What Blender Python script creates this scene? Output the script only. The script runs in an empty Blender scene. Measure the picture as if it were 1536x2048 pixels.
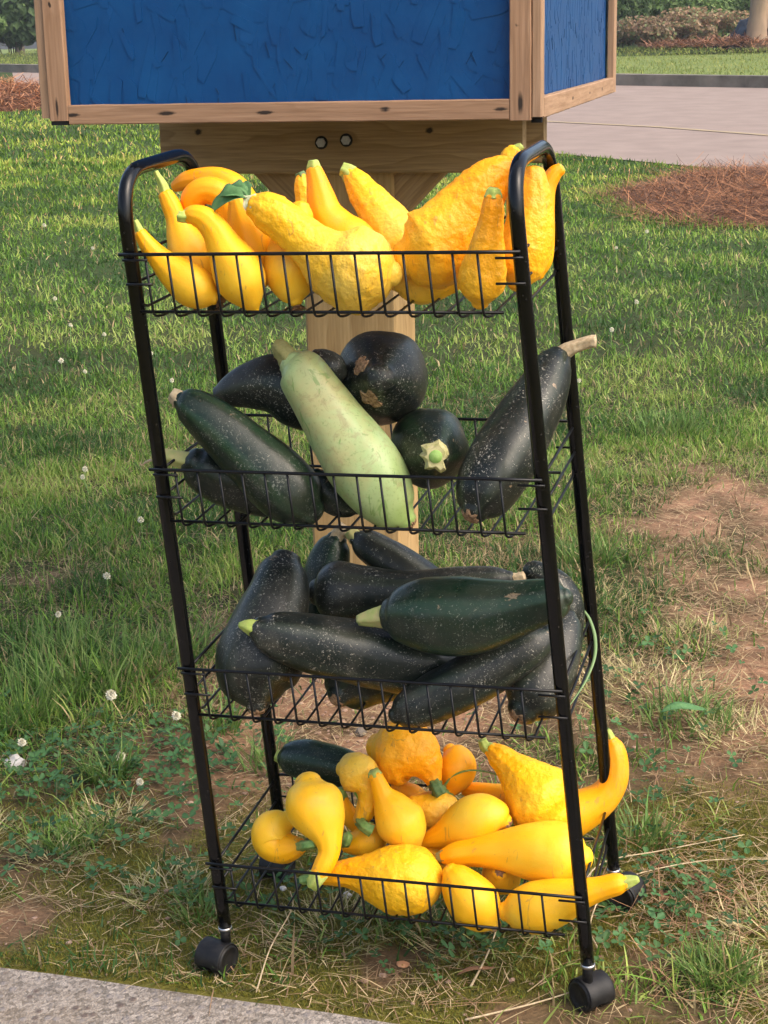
import bpy, math, random
import numpy as np
from mathutils import Vector, Matrix, noise

random.seed(7)
rng = np.random.default_rng(11)
scene = bpy.context.scene
col = scene.collection
rad = math.radians

# ------------------------------------------------------------------ camera, sky, sun, exposure
CAM_Z = 1.09
cam_data = bpy.data.cameras.new('camera')
cam_data.sensor_fit = 'VERTICAL'
cam_data.sensor_height = 24.0
cam_data.lens = 24.0 * 3405.7 / 2048.0
cam_data.clip_start = 0.05
cam_data.clip_end = 2000.0
cam = bpy.data.objects.new('camera', cam_data)
cam.matrix_world = (Matrix.Translation((0, 0, CAM_Z)) @ Matrix.Rotation(rad(90 - 15.5), 4, 'X')
                    @ Matrix.Rotation(rad(-1.289), 4, 'Z'))
col.objects.link(cam)
scene.camera = cam

SUN_DIR = Vector((0.62, -0.38, 0.80)).normalized()          # towards the sun
world = bpy.data.worlds.new('World')
scene.world = world
world.use_nodes = True
wn = world.node_tree
sky = wn.nodes.new('ShaderNodeTexSky')
sky.sky_type = 'NISHITA'
sky.sun_disc = False
sky.sun_elevation = math.asin(SUN_DIR.z)
sky.sun_rotation = math.atan2(SUN_DIR.x, SUN_DIR.y)
sky.air_density = 1.0
sky.dust_density = 5.0
sky.ozone_density = 0.3
wn.nodes['Background'].inputs['Strength'].default_value = 0.15
wn.links.new(sky.outputs[0], wn.nodes['Background'].inputs['Color'])

sun_data = bpy.data.lights.new('sun', 'SUN')
sun_data.energy = 0.6
sun_data.angle = rad(65)
sun_data.color = (1.0, 0.97, 0.92)
sun = bpy.data.objects.new('sun', sun_data)
sun.rotation_euler = SUN_DIR.to_track_quat('Z', 'Y').to_euler()
col.objects.link(sun)

scene.view_settings.view_transform = 'Standard'
scene.view_settings.look = 'None'
scene.view_settings.gamma = 1.0
scene.view_settings.exposure = 1.2

# ------------------------------------------------------------------ helpers
def tag(o, label=None, category=None, group=None, kind=None):
    if label: o['label'] = label
    if category: o['category'] = category
    if group: o['group'] = group
    if kind: o['kind'] = kind
    return o

def make_mesh(name, verts, faces, mat=None, smooth=True, color=None, floats=None):
    me = bpy.data.meshes.new(name)
    verts = np.asarray(verts, dtype=np.float32).reshape(-1, 3)
    if isinstance(faces, np.ndarray):
        n, k = faces.shape
        me.vertices.add(len(verts)); me.vertices.foreach_set('co', verts.ravel())
        me.loops.add(n * k); me.loops.foreach_set('vertex_index', faces.astype(np.int32).ravel())
        me.polygons.add(n); me.polygons.foreach_set('loop_start', np.arange(0, n * k, k, dtype=np.int32))
        me.update(calc_edges=True)
    else:
        me.from_pydata([tuple(map(float, v)) for v in verts], [], faces)
    me.polygons.foreach_set('use_smooth', np.full(len(me.polygons), smooth, dtype=bool))
    if color is not None:
        a = me.color_attributes.new('Col', 'FLOAT_COLOR', 'POINT')
        c = np.ones((len(verts), 4), dtype=np.float32); c[:, :3] = color
        a.data.foreach_set('color', c.ravel())
    for k_, v_ in (floats or {}).items():
        a = me.attributes.new(k_, 'FLOAT', 'POINT')
        a.data.foreach_set('value', np.asarray(v_, dtype=np.float32))
    if mat: me.materials.append(mat)
    me.update()
    return me

def link(name, data, parent=None, loc=(0, 0, 0), rot=None):
    o = bpy.data.objects.new(name, data)
    col.objects.link(o)
    o.location = loc
    if rot is not None: o.rotation_euler = rot
    if parent: o.parent = parent
    return o

def empty(name, loc, rz=0.0):
    o = link(name, None, None, loc, (0, 0, rz))
    o.empty_display_size = 0.05
    return o

def frames(P):
    P = np.asarray(P, float)
    T = np.gradient(P, axis=0)
    T /= np.linalg.norm(T, axis=1)[:, None] + 1e-12
    up = np.array([0, 0, 1.0]) if abs(T[0, 2]) < 0.9 else np.array([1.0, 0, 0])
    U = np.cross(up, T[0]); U /= np.linalg.norm(U)
    Us = []
    for t in T:
        U = U - t * (U @ t); U /= np.linalg.norm(U) + 1e-12
        Us.append(U)
    Us = np.array(Us)
    return T, Us, np.cross(T, Us)

def tube(P, r, n=10, closed_ends=True, oval=1.0):
    P = np.asarray(P, float); r = np.broadcast_to(np.asarray(r, float), (len(P),))
    T, U, W = frames(P)
    a = np.linspace(0, 2 * np.pi, n, endpoint=False)
    V = (P[:, None] + r[:, None, None] * (np.cos(a)[None, :, None] * U[:, None] * oval + np.sin(a)[None, :, None] * W[:, None])).reshape(-1, 3)
    F = []
    for i in range(len(P) - 1):
        for j in range(n):
            k = (j + 1) % n
            F.append((i * n + j, i * n + k, (i + 1) * n + k, (i + 1) * n + j))
    if closed_ends:
        F.append(tuple(range(n - 1, -1, -1)))
        F.append(tuple((len(P) - 1) * n + j for j in range(n)))
    return V, F

def catmull(P, n=6):
    P = np.asarray(P, float)
    Q = np.vstack([2 * P[0] - P[1], P, 2 * P[-1] - P[-2]])
    out = []
    for i in range(1, len(Q) - 2):
        a, b, c, d = Q[i - 1:i + 3]
        for t in np.linspace(0, 1, n, endpoint=False):
            out.append(.5 * (2 * b + (c - a) * t + (2 * a - 5 * b + 4 * c - d) * t * t + (3 * b - a - 3 * c + d) * t ** 3))
    out.append(P[-1])
    return np.array(out)

def fillet(P, r, n=5):
    """polyline with its inner corners rounded"""
    P = [np.asarray(p, float) for p in P]
    out = [P[0]]
    for i in range(1, len(P) - 1):
        a, b, c = P[i - 1], P[i], P[i + 1]
        la, lc = np.linalg.norm(a - b), np.linalg.norm(c - b)
        rr = min(r, la * .48, lc * .48)
        p0 = b + (a - b) / la * rr; p1 = b + (c - b) / lc * rr
        for t in np.linspace(0, 1, n):
            out.append((1 - t) ** 2 * p0 + 2 * t * (1 - t) * b + t * t * p1)
    out.append(P[-1])
    return np.array(out)

class Join:
    def __init__(self): self.V = []; self.F = []; self.n = 0
    def add(self, V, F):
        self.V.append(np.asarray(V, float)); self.F += [tuple(i + self.n for i in f) for f in F]; self.n += len(V)
        return self
    def box(self, lo, hi):
        x0, y0, z0 = lo; x1, y1, z1 = hi
        V = [(x0, y0, z0), (x1, y0, z0), (x1, y1, z0), (x0, y1, z0), (x0, y0, z1), (x1, y0, z1), (x1, y1, z1), (x0, y1, z1)]
        return self.add(V, [(3, 2, 1, 0), (4, 5, 6, 7), (0, 1, 5, 4), (1, 2, 6, 5), (2, 3, 7, 6), (3, 0, 4, 7)])
    def mesh(self, name, mat, origin=(0, 0, 0), smooth=True):
        return make_mesh(name, np.vstack(self.V) - np.asarray(origin), self.F, mat, smooth)

def smoothstep(x, a, b):
    t = np.clip((x - a) / (b - a), 0, 1); return t * t * (3 - 2 * t)

_LAT = rng.random((256, 256))
def vnoise(x, y):
    x = np.asarray(x, float); y = np.asarray(y, float)
    xi = np.floor(x).astype(int); yi = np.floor(y).astype(int)
    fx = x - xi; fy = y - yi
    fx = fx * fx * (3 - 2 * fx); fy = fy * fy * (3 - 2 * fy)
    g = lambda i, j: _LAT[(xi + i) % 256, (yi + j) % 256]
    return (g(0, 0) * (1 - fx) + g(1, 0) * fx) * (1 - fy) + (g(0, 1) * (1 - fx) + g(1, 1) * fx) * fy
def fbm(x, y, o=4):
    s = 0; a = .5; t = 0
    for k in range(o):
        s = s + a * vnoise(x * 2 ** k + 17.3 * k, y * 2 ** k + 5.1 * k); t += a; a *= .5
    return s / t

def lin(r, g, b):
    f = lambda c: (c / 255 / 12.92) if c <= 10 else ((c / 255 + .055) / 1.055) ** 2.4
    return (f(r), f(g), f(b))

# ------------------------------------------------------------------ materials
def new_mat(name):
    m = bpy.data.materials.new(name); m.use_nodes = True
    nt = m.node_tree
    return m, nt, nt.nodes['Principled BSDF']
def nd(nt, t, **kw):
    n = nt.nodes.new(t)
    for k, v in kw.items():
        if k.startswith('i_'):
            key = k[2:]; key = int(key) if key.isdigit() else key
            n.inputs[key].default_value = v
        else: setattr(n, k, v)
    return n
def ramp(nt, fac, stops, interp='LINEAR'):
    n = nt.nodes.new('ShaderNodeValToRGB'); n.color_ramp.interpolation = interp
    e = n.color_ramp.elements
    while len(e) < len(stops): e.new(0.5)
    for el, (p, c) in zip(e, stops):
        el.position = p; el.color = (c, c, c, 1) if not hasattr(c, '__len__') else (*c, 1)
    nt.links.new(fac, n.inputs[0])
    return n.outputs[0]
def mix(nt, fac, a, b, mode='MIX'):
    n = nt.nodes.new('ShaderNodeMix'); n.data_type = 'RGBA'; n.blend_type = mode
    for s, v in ((n.inputs[0], fac), (n.inputs[6], a), (n.inputs[7], b)):
        if hasattr(v, 'is_linked') or hasattr(v, 'links'): nt.links.new(v, s)
        elif hasattr(v, '__len__'): s.default_value = (*v[:3], 1)
        else: s.default_value = v
    return n.outputs[2]
def math_n(nt, op, a, b=0.0, clamp=False):
    n = nt.nodes.new('ShaderNodeMath'); n.operation = op; n.use_clamp = clamp
    for s, v in ((n.inputs[0], a), (n.inputs[1], b)):
        if hasattr(v, 'links'): nt.links.new(v, s)
        else: s.default_value = v
    return n.outputs[0]
def coords(nt, scale=(1, 1, 1), kind='Object', per_object=True):
    tc = nt.nodes.new('ShaderNodeTexCoord'); mp = nt.nodes.new('ShaderNodeMapping')
    mp.inputs['Scale'].default_value = scale
    nt.links.new(tc.outputs[kind], mp.inputs['Vector'])
    if per_object:
        oi = nt.nodes.new('ShaderNodeObjectInfo'); mu = nt.nodes.new('ShaderNodeVectorMath'); mu.operation = 'SCALE'
        cb = nt.nodes.new('ShaderNodeCombineXYZ')
        for i in range(3): nt.links.new(oi.outputs['Random'], cb.inputs[i])
        mu.inputs[3].default_value = 31.0
        nt.links.new(cb.outputs[0], mu.inputs[0]); nt.links.new(mu.outputs[0], mp.inputs['Location'])
    return mp.outputs[0]
def tex_noise(nt, vec, scale, detail=3, rough=.55, dist=0.0):
    n = nd(nt, 'ShaderNodeTexNoise', i_Scale=scale, i_Detail=detail, i_Roughness=rough, i_Distortion=dist)
    nt.links.new(vec, n.inputs['Vector']); return n.outputs['Fac']
def tex_voronoi(nt, vec, scale, feature='F1', out='Distance', rand=1.0):
    n = nd(nt, 'ShaderNodeTexVoronoi', feature=feature, i_Scale=scale, i_Randomness=rand)
    nt.links.new(vec, n.inputs['Vector']); return n.outputs[out]
def bump(nt, bsdf, h, strength=.3, dist=.002):
    b = nd(nt, 'ShaderNodeBump', i_Strength=strength, i_Distance=dist)
    nt.links.new(h, b.inputs['Height']); nt.links.new(b.outputs[0], bsdf.inputs['Normal'])
def attr(nt, name, out='Fac'):
    n = nd(nt, 'ShaderNodeAttribute', attribute_name=name); return n.outputs[out]
def setp(b, **kw):
    for k, v in kw.items():
        i = b.inputs[k.replace('_', ' ')]
        i.default_value = (*v, 1) if hasattr(v, '__len__') and len(v) == 3 and i.type == 'RGBA' else v

def squash_mat(name, main, pale, warty, rough=.42):
    m, nt, b = new_mat(name)
    v = coords(nt)
    n1 = tex_noise(nt, v, 22, 3)
    t = attr(nt, 't')
    n2 = tex_noise(nt, v, 90, 2)
    c = mix(nt, math_n(nt, 'MULTIPLY', ramp(nt, n1, [(.34, .15), (.66, 1)]), ramp(nt, t, [(.25, 0), (.65, 1)])), main, pale)
    deep = (main[0] * 1.0, main[1] * .84, main[2] * .7)
    c = mix(nt, ramp(nt, t, [(.0, .75), (.40, 0)]), c, deep)
    # speckle of scratches and dirt
    sp = tex_voronoi(nt, v, 150)
    c = mix(nt, ramp(nt, math_n(nt, 'ADD', sp, math_n(nt, 'MULTIPLY', n2, .25)), [(.15, .55), (.20, 0)]), c, (.42, .24, .04))
    st = tex_noise(nt, v, 12, 4, .7)
    c = mix(nt, ramp(nt, st, [(.55, 0), (.70, .40)]), c, (.52, .33, .07))
    sc = tex_noise(nt, coords(nt, (1, 1, .22)), 70, 3, .6, 2.0)
    c = mix(nt, ramp(nt, sc, [(.64, 0), (.68, .5)]), c, (.40, .22, .05))
    nt.links.new(c, b.inputs['Base Color'])
    setp(b, Roughness=rough + .06, Subsurface_Weight=.10, Subsurface_Radius=(.8, .45, .08), Subsurface_Scale=.006, Specular_IOR_Level=.34)
    h = math_n(nt, 'ADD', math_n(nt, 'MULTIPLY', tex_noise(nt, v, 130, 2), 1.0 if warty else .25), math_n(nt, 'MULTIPLY', tex_noise(nt, v, 420, 2), .22))
    bump(nt, b, h, .75 if warty else .35, .0030)
    return m

def zucchini_mat(name, dark, stripe, dust, dust_amt, rough):
    m, nt, b = new_mat(name)
    v = coords(nt)
    rib = attr(nt, 'rib')
    n0 = tex_noise(nt, v, 30, 4)
    c = mix(nt, ramp(nt, math_n(nt, 'ADD', rib, math_n(nt, 'MULTIPLY', n0, .25)), [(.72, 0), (1.05, .8)]), dark, stripe)
    patch = ramp(nt, tex_noise(nt, v, 15, 5, .7, .6), [(.38, 0), (.70, 1)])
    fine = tex_noise(nt, v, 430, 3, .65, .8)
    fl = ramp(nt, math_n(nt, 'ADD', fine, math_n(nt, 'MULTIPLY', patch, .11)), [(.655, 0), (.72, dust_amt)])
    c = mix(nt, fl, c, dust)
    pp = ramp(nt, tex_noise(nt, v, 21, 4, .65), [(.40, 0), (.68, 1)])
    fl2 = ramp(nt, math_n(nt, 'ADD', tex_noise(nt, v, 170, 4, .75, 1.2), math_n(nt, 'MULTIPLY', pp, .12)), [(.70, 0), (.75, dust_amt)])
    c = mix(nt, fl2, c, (dust[0] * 1.1, dust[1] * 1.02, dust[2] * .92))
    smear = tex_noise(nt, coords(nt, (1, 1, .3)), 60, 4, .7, .8)
    c = mix(nt, math_n(nt, 'MULTIPLY', ramp(nt, smear, [(.52, 0), (.70, .5)]), patch), c, (.085, .080, .060))
    haze_ = ramp(nt, tex_noise(nt, v, 11, 4, .7), [(.46, 0), (.70, .42 * dust_amt)])
    c = mix(nt, haze_, c, (.105, .092, .068))
    scuff = ramp(nt, tex_noise(nt, v, 24, 5, .7, .5), [(.66, 0), (.69, dust_amt)])
    c = mix(nt, scuff, c, (.30, .21, .13))
    nt.links.new(c, b.inputs['Base Color'])
    r = math_n(nt, 'ADD', math_n(nt, 'MULTIPLY', n0, .25), rough)
    nt.links.new(r, b.inputs['Roughness'])
    setp(b, Specular_IOR_Level=.36)
    bump(nt, b, math_n(nt, 'ADD', math_n(nt, 'ADD', math_n(nt, 'MULTIPLY', tex_noise(nt, v, 60, 4), .8), math_n(nt, 'MULTIPLY', tex_noise(nt, v, 340, 2), .25)), math_n(nt, 'MULTIPLY', fl, .4)), .30, .002)
    return m

def pale_zucchini_mat():
    m, nt, b = new_mat('pale_green_skin')
    v = coords(nt); n0 = tex_noise(nt, v, 14, 4)
    c = mix(nt, ramp(nt, n0, [(.35, 0), (.7, 1)]), (.28, .39, .14), (.40, .49, .22))
    c = mix(nt, ramp(nt, tex_noise(nt, v, 9, 4, .7, .6), [(.47, 0), (.66, .75)]), c, (.40, .33, .14))
    s = tex_noise(nt, coords(nt, (1, 1, .35)), 55, 3, .6, 1.5)
    c = mix(nt, ramp(nt, s, [(.60, 0), (.66, .7)]), c, (.13, .24, .05))
    c = mix(nt, ramp(nt, tex_noise(nt, v, 260, 3, .7), [(.56, 0), (.66, .45)]), c, (.16, .22, .06))
    c = mix(nt, ramp(nt, tex_noise(nt, v, 34, 5, .75, 1.0), [(.54, 0), (.62, .55)]), c, (.27, .24, .10))
    c = mix(nt, ramp(nt, attr(nt, 't'), [(.80, 0), (1.0, .6)]), c, (.34, .50, .10))
    nt.links.new(c, b.inputs['Base Color'])
    setp(b, Roughness=.42, Subsurface_Weight=.1, Subsurface_Scale=.005)
    bump(nt, b, tex_noise(nt, v, 80, 3), .15, .002)
    return m

def noisy_mat(name, a, bcol, scale=60, rough=.7, bump_s=.3, stretch=(1, 1, 1), spec=.3, detail=4):
    m, nt, b = new_mat(name)
    v = coords(nt, stretch); n = tex_noise(nt, v, scale, detail, .6)
    nt.links.new(mix(nt, ramp(nt, n, [(.3, 0), (.7, 1)]), a, bcol), b.inputs['Base Color'])
    setp(b, Roughness=rough, Specular_IOR_Level=spec)
    bump(nt, b, n, bump_s, .002)
    return m

def wood_mat(name, light, dark, grain=1.0, rings=.5, rough=.75):
    """grain runs along the plank's own x"""
    m, nt, b = new_mat(name)
    v = coords(nt, (1, 1, 1))
    warp = tex_noise(nt, coords(nt, (1.2, 5, 5)), 2.2, 3)
    vs = coords(nt, (1.1, 26, 26))
    fine = tex_noise(nt, vs, 9, 4, .62)
    streak = tex_noise(nt, coords(nt, (.6, 9, 9)), 5, 3, .55)
    mp = nt.nodes.new('ShaderNodeCombineXYZ')
    sx = nt.nodes.new('ShaderNodeSeparateXYZ'); nt.links.new(v, sx.inputs[0])
    k = math_n(nt, 'ADD', math_n(nt, 'MULTIPLY', sx.outputs[2], 16.0), math_n(nt, 'MULTIPLY', warp, 3.2))
    ring = math_n(nt, 'FRACT', math_n(nt, 'MULTIPLY', math_n(nt, 'ADD', k, math_n(nt, 'MULTIPLY', sx.outputs[1], 9.0)), 1.7))
    ringc = ramp(nt, ring, [(0, 0), (.75, .55), (.93, 1), (1, 0)])
    c = mix(nt, ramp(nt, fine, [(.36, 0), (.64, grain)]), light, dark)
    c = mix(nt, math_n(nt, 'MULTIPLY', ringc, rings), c, (dark[0] * .8, dark[1] * .72, dark[2] * .6))
    c = mix(nt, ramp(nt, streak, [(.45, 0), (.75, .4)]), c, (light[0] * 1.12, light[1] * 1.1, light[2] * 1.05))
    s = attr(nt, 'stain')
    sn = math_n(nt, 'ADD', s, math_n(nt, 'MULTIPLY', math_n(nt, 'SUBTRACT', fine, .5), .5))
    c = mix(nt, ramp(nt, sn, [(.25, 0), (.60, .95)]), c, (.018, .014, .012))
    nt.links.new(c, b.inputs['Base Color'])
    setp(b, Roughness=rough, Specular_IOR_Level=.25)
    bump(nt, b, fine, .35, .0015)
    return m

M = {}
M['squash_y'] = squash_mat('yellow_squash_skin', lin(246, 178, 6), lin(243, 196, 50), False)
M['squash_w'] = squash_mat('warty_pale_squash_skin', lin(240, 184, 26), lin(230, 194, 84), True)
M['squash_wy'] = squash_mat('warty_yellow_squash_skin', lin(248, 179, 5), lin(245, 194, 38), True)
M['squash_o'] = squash_mat('orange_squash_skin', lin(249, 162, 3), lin(247, 178, 16), False)
M['squash_wo'] = squash_mat('warty_orange_squash_skin', lin(246, 164, 6), lin(242, 182, 38), True)
M['zuc_g'] = zucchini_mat('bottle_green_zucchini_skin', (.0036, .0150, .0072), (.013, .038, .016), (.30, .31, .26), .5, .20)
M['zuc_d'] = zucchini_mat('dark_zucchini_skin', (.0038, .0096, .0052), (.012, .026, .011), (.36, .34, .28), .6, .22)
M['zuc_b'] = zucchini_mat('black_zucchini_skin', (.0046, .0080, .0058), (.016, .025, .016), (.40, .38, .32), .75, .25)
M['zuc_p'] = pale_zucchini_mat()
M['stem_lime'] = noisy_mat('lime_stem', (.30, .40, .07), (.42, .46, .12), 160, .55, .3)
M['stem_green'] = noisy_mat('green_stem', (.10, .22, .05), (.24, .36, .11), 160, .5, .3)
M['stem_dark'] = noisy_mat('dark_green_stem', (.05, .11, .04), (.13, .20, .06), 160, .5, .3)
M['stem_olive'] = noisy_mat('olive_stem', (.20, .19, .06), (.33, .31, .12), 160, .65, .4)
M['stem_tan'] = noisy_mat('dry_tan_stem', (.34, .25, .14), (.58, .47, .30), 160, .8, .5)
M['stem_stalk'] = noisy_mat('pale_stalk', (.50, .42, .18), (.34, .40, .12), 110, .7, .5)
M['stem_cut'] = noisy_mat('cut_pale_stem', (.62, .60, .40), (.40, .42, .20), 140, .7, .5)
M['stem_star'] = noisy_mat('cut_star_stem', (.55, .48, .26), (.32, .32, .10), 140, .7, .5)
M['stem_core'] = noisy_mat('green_stem_core', (.18, .34, .06), (.28, .42, .12), 200, .6, .3)
M['scar'] = noisy_mat('corky_scar', (.11, .055, .025), (.42, .27, .15), 260, .9, 1.0)
M['frill'] = noisy_mat('dried_blossom', (.09, .045, .02), (.36, .20, .09), 240, .9, .8)
M['leaf'] = noisy_mat('squash_leaf', (.06, .15, .045), (.11, .23, .08), 120, .6, .5)

def metal_black():
    m, nt, b = new_mat('black_enamel')
    v = coords(nt); n = tex_noise(nt, v, 120, 3)
    d = tex_voronoi(nt, v, 120)
    c = mix(nt, ramp(nt, math_n(nt, 'SUBTRACT', d, math_n(nt, 'MULTIPLY', n, .16)), [(-.02, .5), (.03, 0)]), (.0022, .0022, .0025), (.06, .055, .05))
    nt.links.new(c, b.inputs['Base Color'])
    nt.links.new(math_n(nt, 'ADD', math_n(nt, 'MULTIPLY', n, .14), .06), b.inputs['Roughness'])
    setp(b, Specular_IOR_Level=.30)
    return m
M['enamel'] = metal_black()
m, nt, b = new_mat('black_wire_coating'); setp(b, Base_Color=(.0025, .0025, .003), Roughness=.34, Specular_IOR_Level=.3); M['wire'] = m
M['caster'] = noisy_mat('dusty_black_plastic', (.004, .004, .005), (.018, .017, .016), 70, .5, .15, spec=.28)
m, nt, b = new_mat('dull_zinc'); setp(b, Base_Color=(.5, .5, .5), Metallic=1.0, Roughness=.38); M['zinc'] = m
M['bolt'] = noisy_mat('galvanised_bolt', (.26, .27, .28), (.40, .41, .42), 300, .42, .25, spec=.6)
M['hole_shade'] = noisy_mat('black_hole_shade', (.006, .006, .006), (.012, .012, .012), 80, .9, .2)  # flat black standing in for the shade in holes and gaps

M['trim'] = wood_mat('weathered_trim_wood', (.37, .225, .135), (.22, .125, .070), .8, .30)
M['trim_side'] = wood_mat('rough_trim_wood', (.39, .25, .155), (.24, .145, .082), .8, .25)
M['beam'] = wood_mat('treated_beam_wood', (.37, .26, .130), (.21, .14, .066), .8, .60)
M['post'] = wood_mat('treated_post_wood', (.47, .325, .150), (.30, .195, .083), .8, .65)
M['brace'] = wood_mat('brace_wood', (.38, .255, .125), (.22, .14, .066), .9, .55)

def blue_paint(name):
    m, nt, b = new_mat(name)
    v = coords(nt, per_object=False)
    n = tex_noise(nt, v, 14, 4); s = tex_noise(nt, coords(nt, (1, 1, .3), per_object=False), 160, 4, .65)
    c = mix(nt, ramp(nt, n, [(.35, 0), (.7, 1)]), (.0012, .046, .160), (.002, .062, .195))
    c = mix(nt, ramp(nt, tex_noise(nt, v, 55, 5, .7), [(.70, 0), (.76, .5)]), c, (.025, .10, .23))
    nt.links.new(c, b.inputs['Base Color'])
    setp(b, Roughness=.45, Specular_IOR_Level=.26)
    bump(nt, b, math_n(nt, 'ADD', s, math_n(nt, 'MULTIPLY', n, .6)), .28, .0012)
    return m
M['blue'] = blue_paint('blue_paint')
M['crack'] = noisy_mat('dark_strand_gap', (.0015, .022, .065), (.002, .034, .10), 60, .8, .2)

def ground_mat():
    m, nt, b = new_mat('soil_and_turf')
    c0 = attr(nt, 'Col', 'Color')
    v = coords(nt, per_object=False)
    n1 = tex_noise(nt, v, 22, 6, .68); n2 = tex_noise(nt, v, 210, 3, .6)
    c = mix(nt, 1.0, c0, ramp(nt, n1, [(.25, .55), (.75, 1.35)]), 'MULTIPLY')
    c = mix(nt, 1.0, c, ramp(nt, n2, [(.25, .65), (.75, 1.3)]), 'MULTIPLY')
    nt.links.new(c, b.inputs['Base Color']); setp(b, Roughness=.95, Specular_IOR_Level=.15)
    bump(nt, b, math_n(nt, 'ADD', n1, math_n(nt, 'MULTIPLY', n2, .35)), .8, .006)
    return m
M['ground'] = ground_mat()

def blade_mat(name, rough=.5, trans=.35):
    m, nt, b = new_mat(name)
    c = attr(nt, 'Col', 'Color')
    nt.links.new(c, b.inputs['Base Color']); setp(b, Roughness=rough, Specular_IOR_Level=.3)
    tr = nd(nt, 'ShaderNodeBsdfTranslucent'); nt.links.new(c, tr.inputs['Color'])
    mx = nd(nt, 'ShaderNodeMixShader', i_0=trans)
    nt.links.new(b.outputs[0], mx.inputs[1]); nt.links.new(tr.outputs[0], mx.inputs[2])
    nt.links.new(mx.outputs[0], nt.nodes['Material Output'].inputs['Surface'])
    return m
M['blade'] = blade_mat('grass_blade')
M['dry'] = blade_mat('dry_straw', .8, .1)
M['foliage'] = blade_mat('tree_foliage', .6, .35)
M['petal'] = noisy_mat('clover_petal', (.74, .72, .60), (.60, .54, .36), 200, .7, .3)

def concrete_mat():
    m, nt, b = new_mat('exposed_aggregate_concrete')
    v = coords(nt, per_object=False)
    w = nd(nt, 'ShaderNodeTexVoronoi', i_Scale=72.0); nt.links.new(v, w.inputs['Vector'])
    w2 = nd(nt, 'ShaderNodeTexVoronoi', i_Scale=330.0); nt.links.new(v, w2.inputs['Vector'])
    sep = nt.nodes.new('ShaderNodeSeparateColor'); nt.links.new(w.outputs['Color'], sep.inputs[0])
    n = tex_noise(nt, v, 30, 5, .7)
    base = mix(nt, ramp(nt, n, [(.3, 0), (.7, 1)]), (.23, .20, .17), (.34, .30, .26))
    base = mix(nt, ramp(nt, w2.outputs['Distance'], [(.25, 0), (.7, .6)]), base, (.18, .155, .13))
    w3 = nd(nt, 'ShaderNodeTexVoronoi', i_Scale=210.0); nt.links.new(v, w3.inputs['Vector'])
    s3 = nt.nodes.new('ShaderNodeSeparateColor'); nt.links.new(w3.outputs['Color'], s3.inputs[0])
    base = mix(nt, 1.0, base, ramp(nt, s3.outputs[0], [(0, .55), (.5, 1.0), (1, 1.45)]), 'MULTIPLY')
    base = mix(nt, ramp(nt, tex_noise(nt, v, 5, 4, .7), [(.4, 0), (.7, .5)]), base, (.20, .15, .10))
    spot = math_n(nt, 'MULTIPLY', ramp(nt, w.outputs['Distance'], [(.22, 1), (.42, 0)]), ramp(nt, sep.outputs[0], [(.40, 0), (.46, 1)]))
    spotc = mix(nt, ramp(nt, sep.outputs[1], [(.30, 0), (.34, 1)], 'LINEAR'), (.13, .10, .085), (.24, .21, .19))
    c = mix(nt, spot, base, spotc)
    nt.links.new(c, b.inputs['Base Color']); setp(b, Roughness=.92, Specular_IOR_Level=.2)
    bump(nt, b, math_n(nt, 'ADD', math_n(nt, 'MULTIPLY', w2.outputs['Distance'], -.7), math_n(nt, 'MULTIPLY', spot, .5)), .7, .003)
    return m
M['concrete'] = concrete_mat()
M['road'] = noisy_mat('worn_pale_asphalt', (.235, .180, .150), (.300, .232, .193), 3, .9, .2, spec=.2, detail=8)
M['line'] = noisy_mat('faded_yellow_line', (.36, .275, .16), (.32, .25, .17), 6, .9, .1)
M['curb'] = noisy_mat('weathered_curb', (.09, .078, .060), (.24, .21, .17), 3, .9, .3, detail=8)
M['bark'] = noisy_mat('pale_bark', (.33, .23, .15), (.20, .15, .10), 6, .9, .6, (1, 1, .25))
M['bark_dark'] = noisy_mat('grey_bark', (.11, .09, .07), (.18, .15, .12), 8, .9, .6, (1, 1, .25))
M['tarp'] = noisy_mat('black_sheet', (.006, .008, .012), (.02, .025, .035), 3, .25, .5)
M['straw_base'] = noisy_mat('pine_straw_floor', (.08, .035, .02), (.15, .065, .032), 9, .95, .8)
M['stone'] = noisy_mat('quartz_stone', (.50, .47, .44), (.66, .63, .60), 40, .6, .4)
M['pebble'] = noisy_mat('pinkish_gravel', (.24, .14, .09), (.40, .28, .21), 50, .9, .4)
M['clay_chip'] = noisy_mat('orange_chip', (.52, .24, .11), (.60, .32, .17), 60, .8, .4)
M['dry_leaf'] = noisy_mat('brown_dead_leaf', (.24, .12, .06), (.36, .20, .11), 60, .8, .4)

# ------------------------------------------------------------------ ground
def plane(x, y):
    x = np.asarray(x, float); y = np.clip(np.asarray(y, float), .3, 46.0)
    return np.where(y < 2.4, .0050 + .035 * (y - 1.86), .0239 + .0193 * (y - 2.4)) + .0261 * np.clip(x, -.7, .7) * (1 - smoothstep(y, 2.4, 7))
def gz(x, y):
    """ground height: a lawn rising gently away from the pavement"""
    x = np.asarray(x, float); y = np.asarray(y, float)
    z = plane(x, y)
    near = 1 - smoothstep(y, 4, 8)
    z = z + near * (.010 * (fbm(x * 3.1 + 9, y * 3.1, 3) - .5) + .008 * (fbm(x * 14, y * 14, 3) - .5))
    return z

def blob(x, y, cx, cy, rx, ry):
    return np.exp(-(((x - cx) / rx) ** 2 + ((y - cy) / ry) ** 2))

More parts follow.
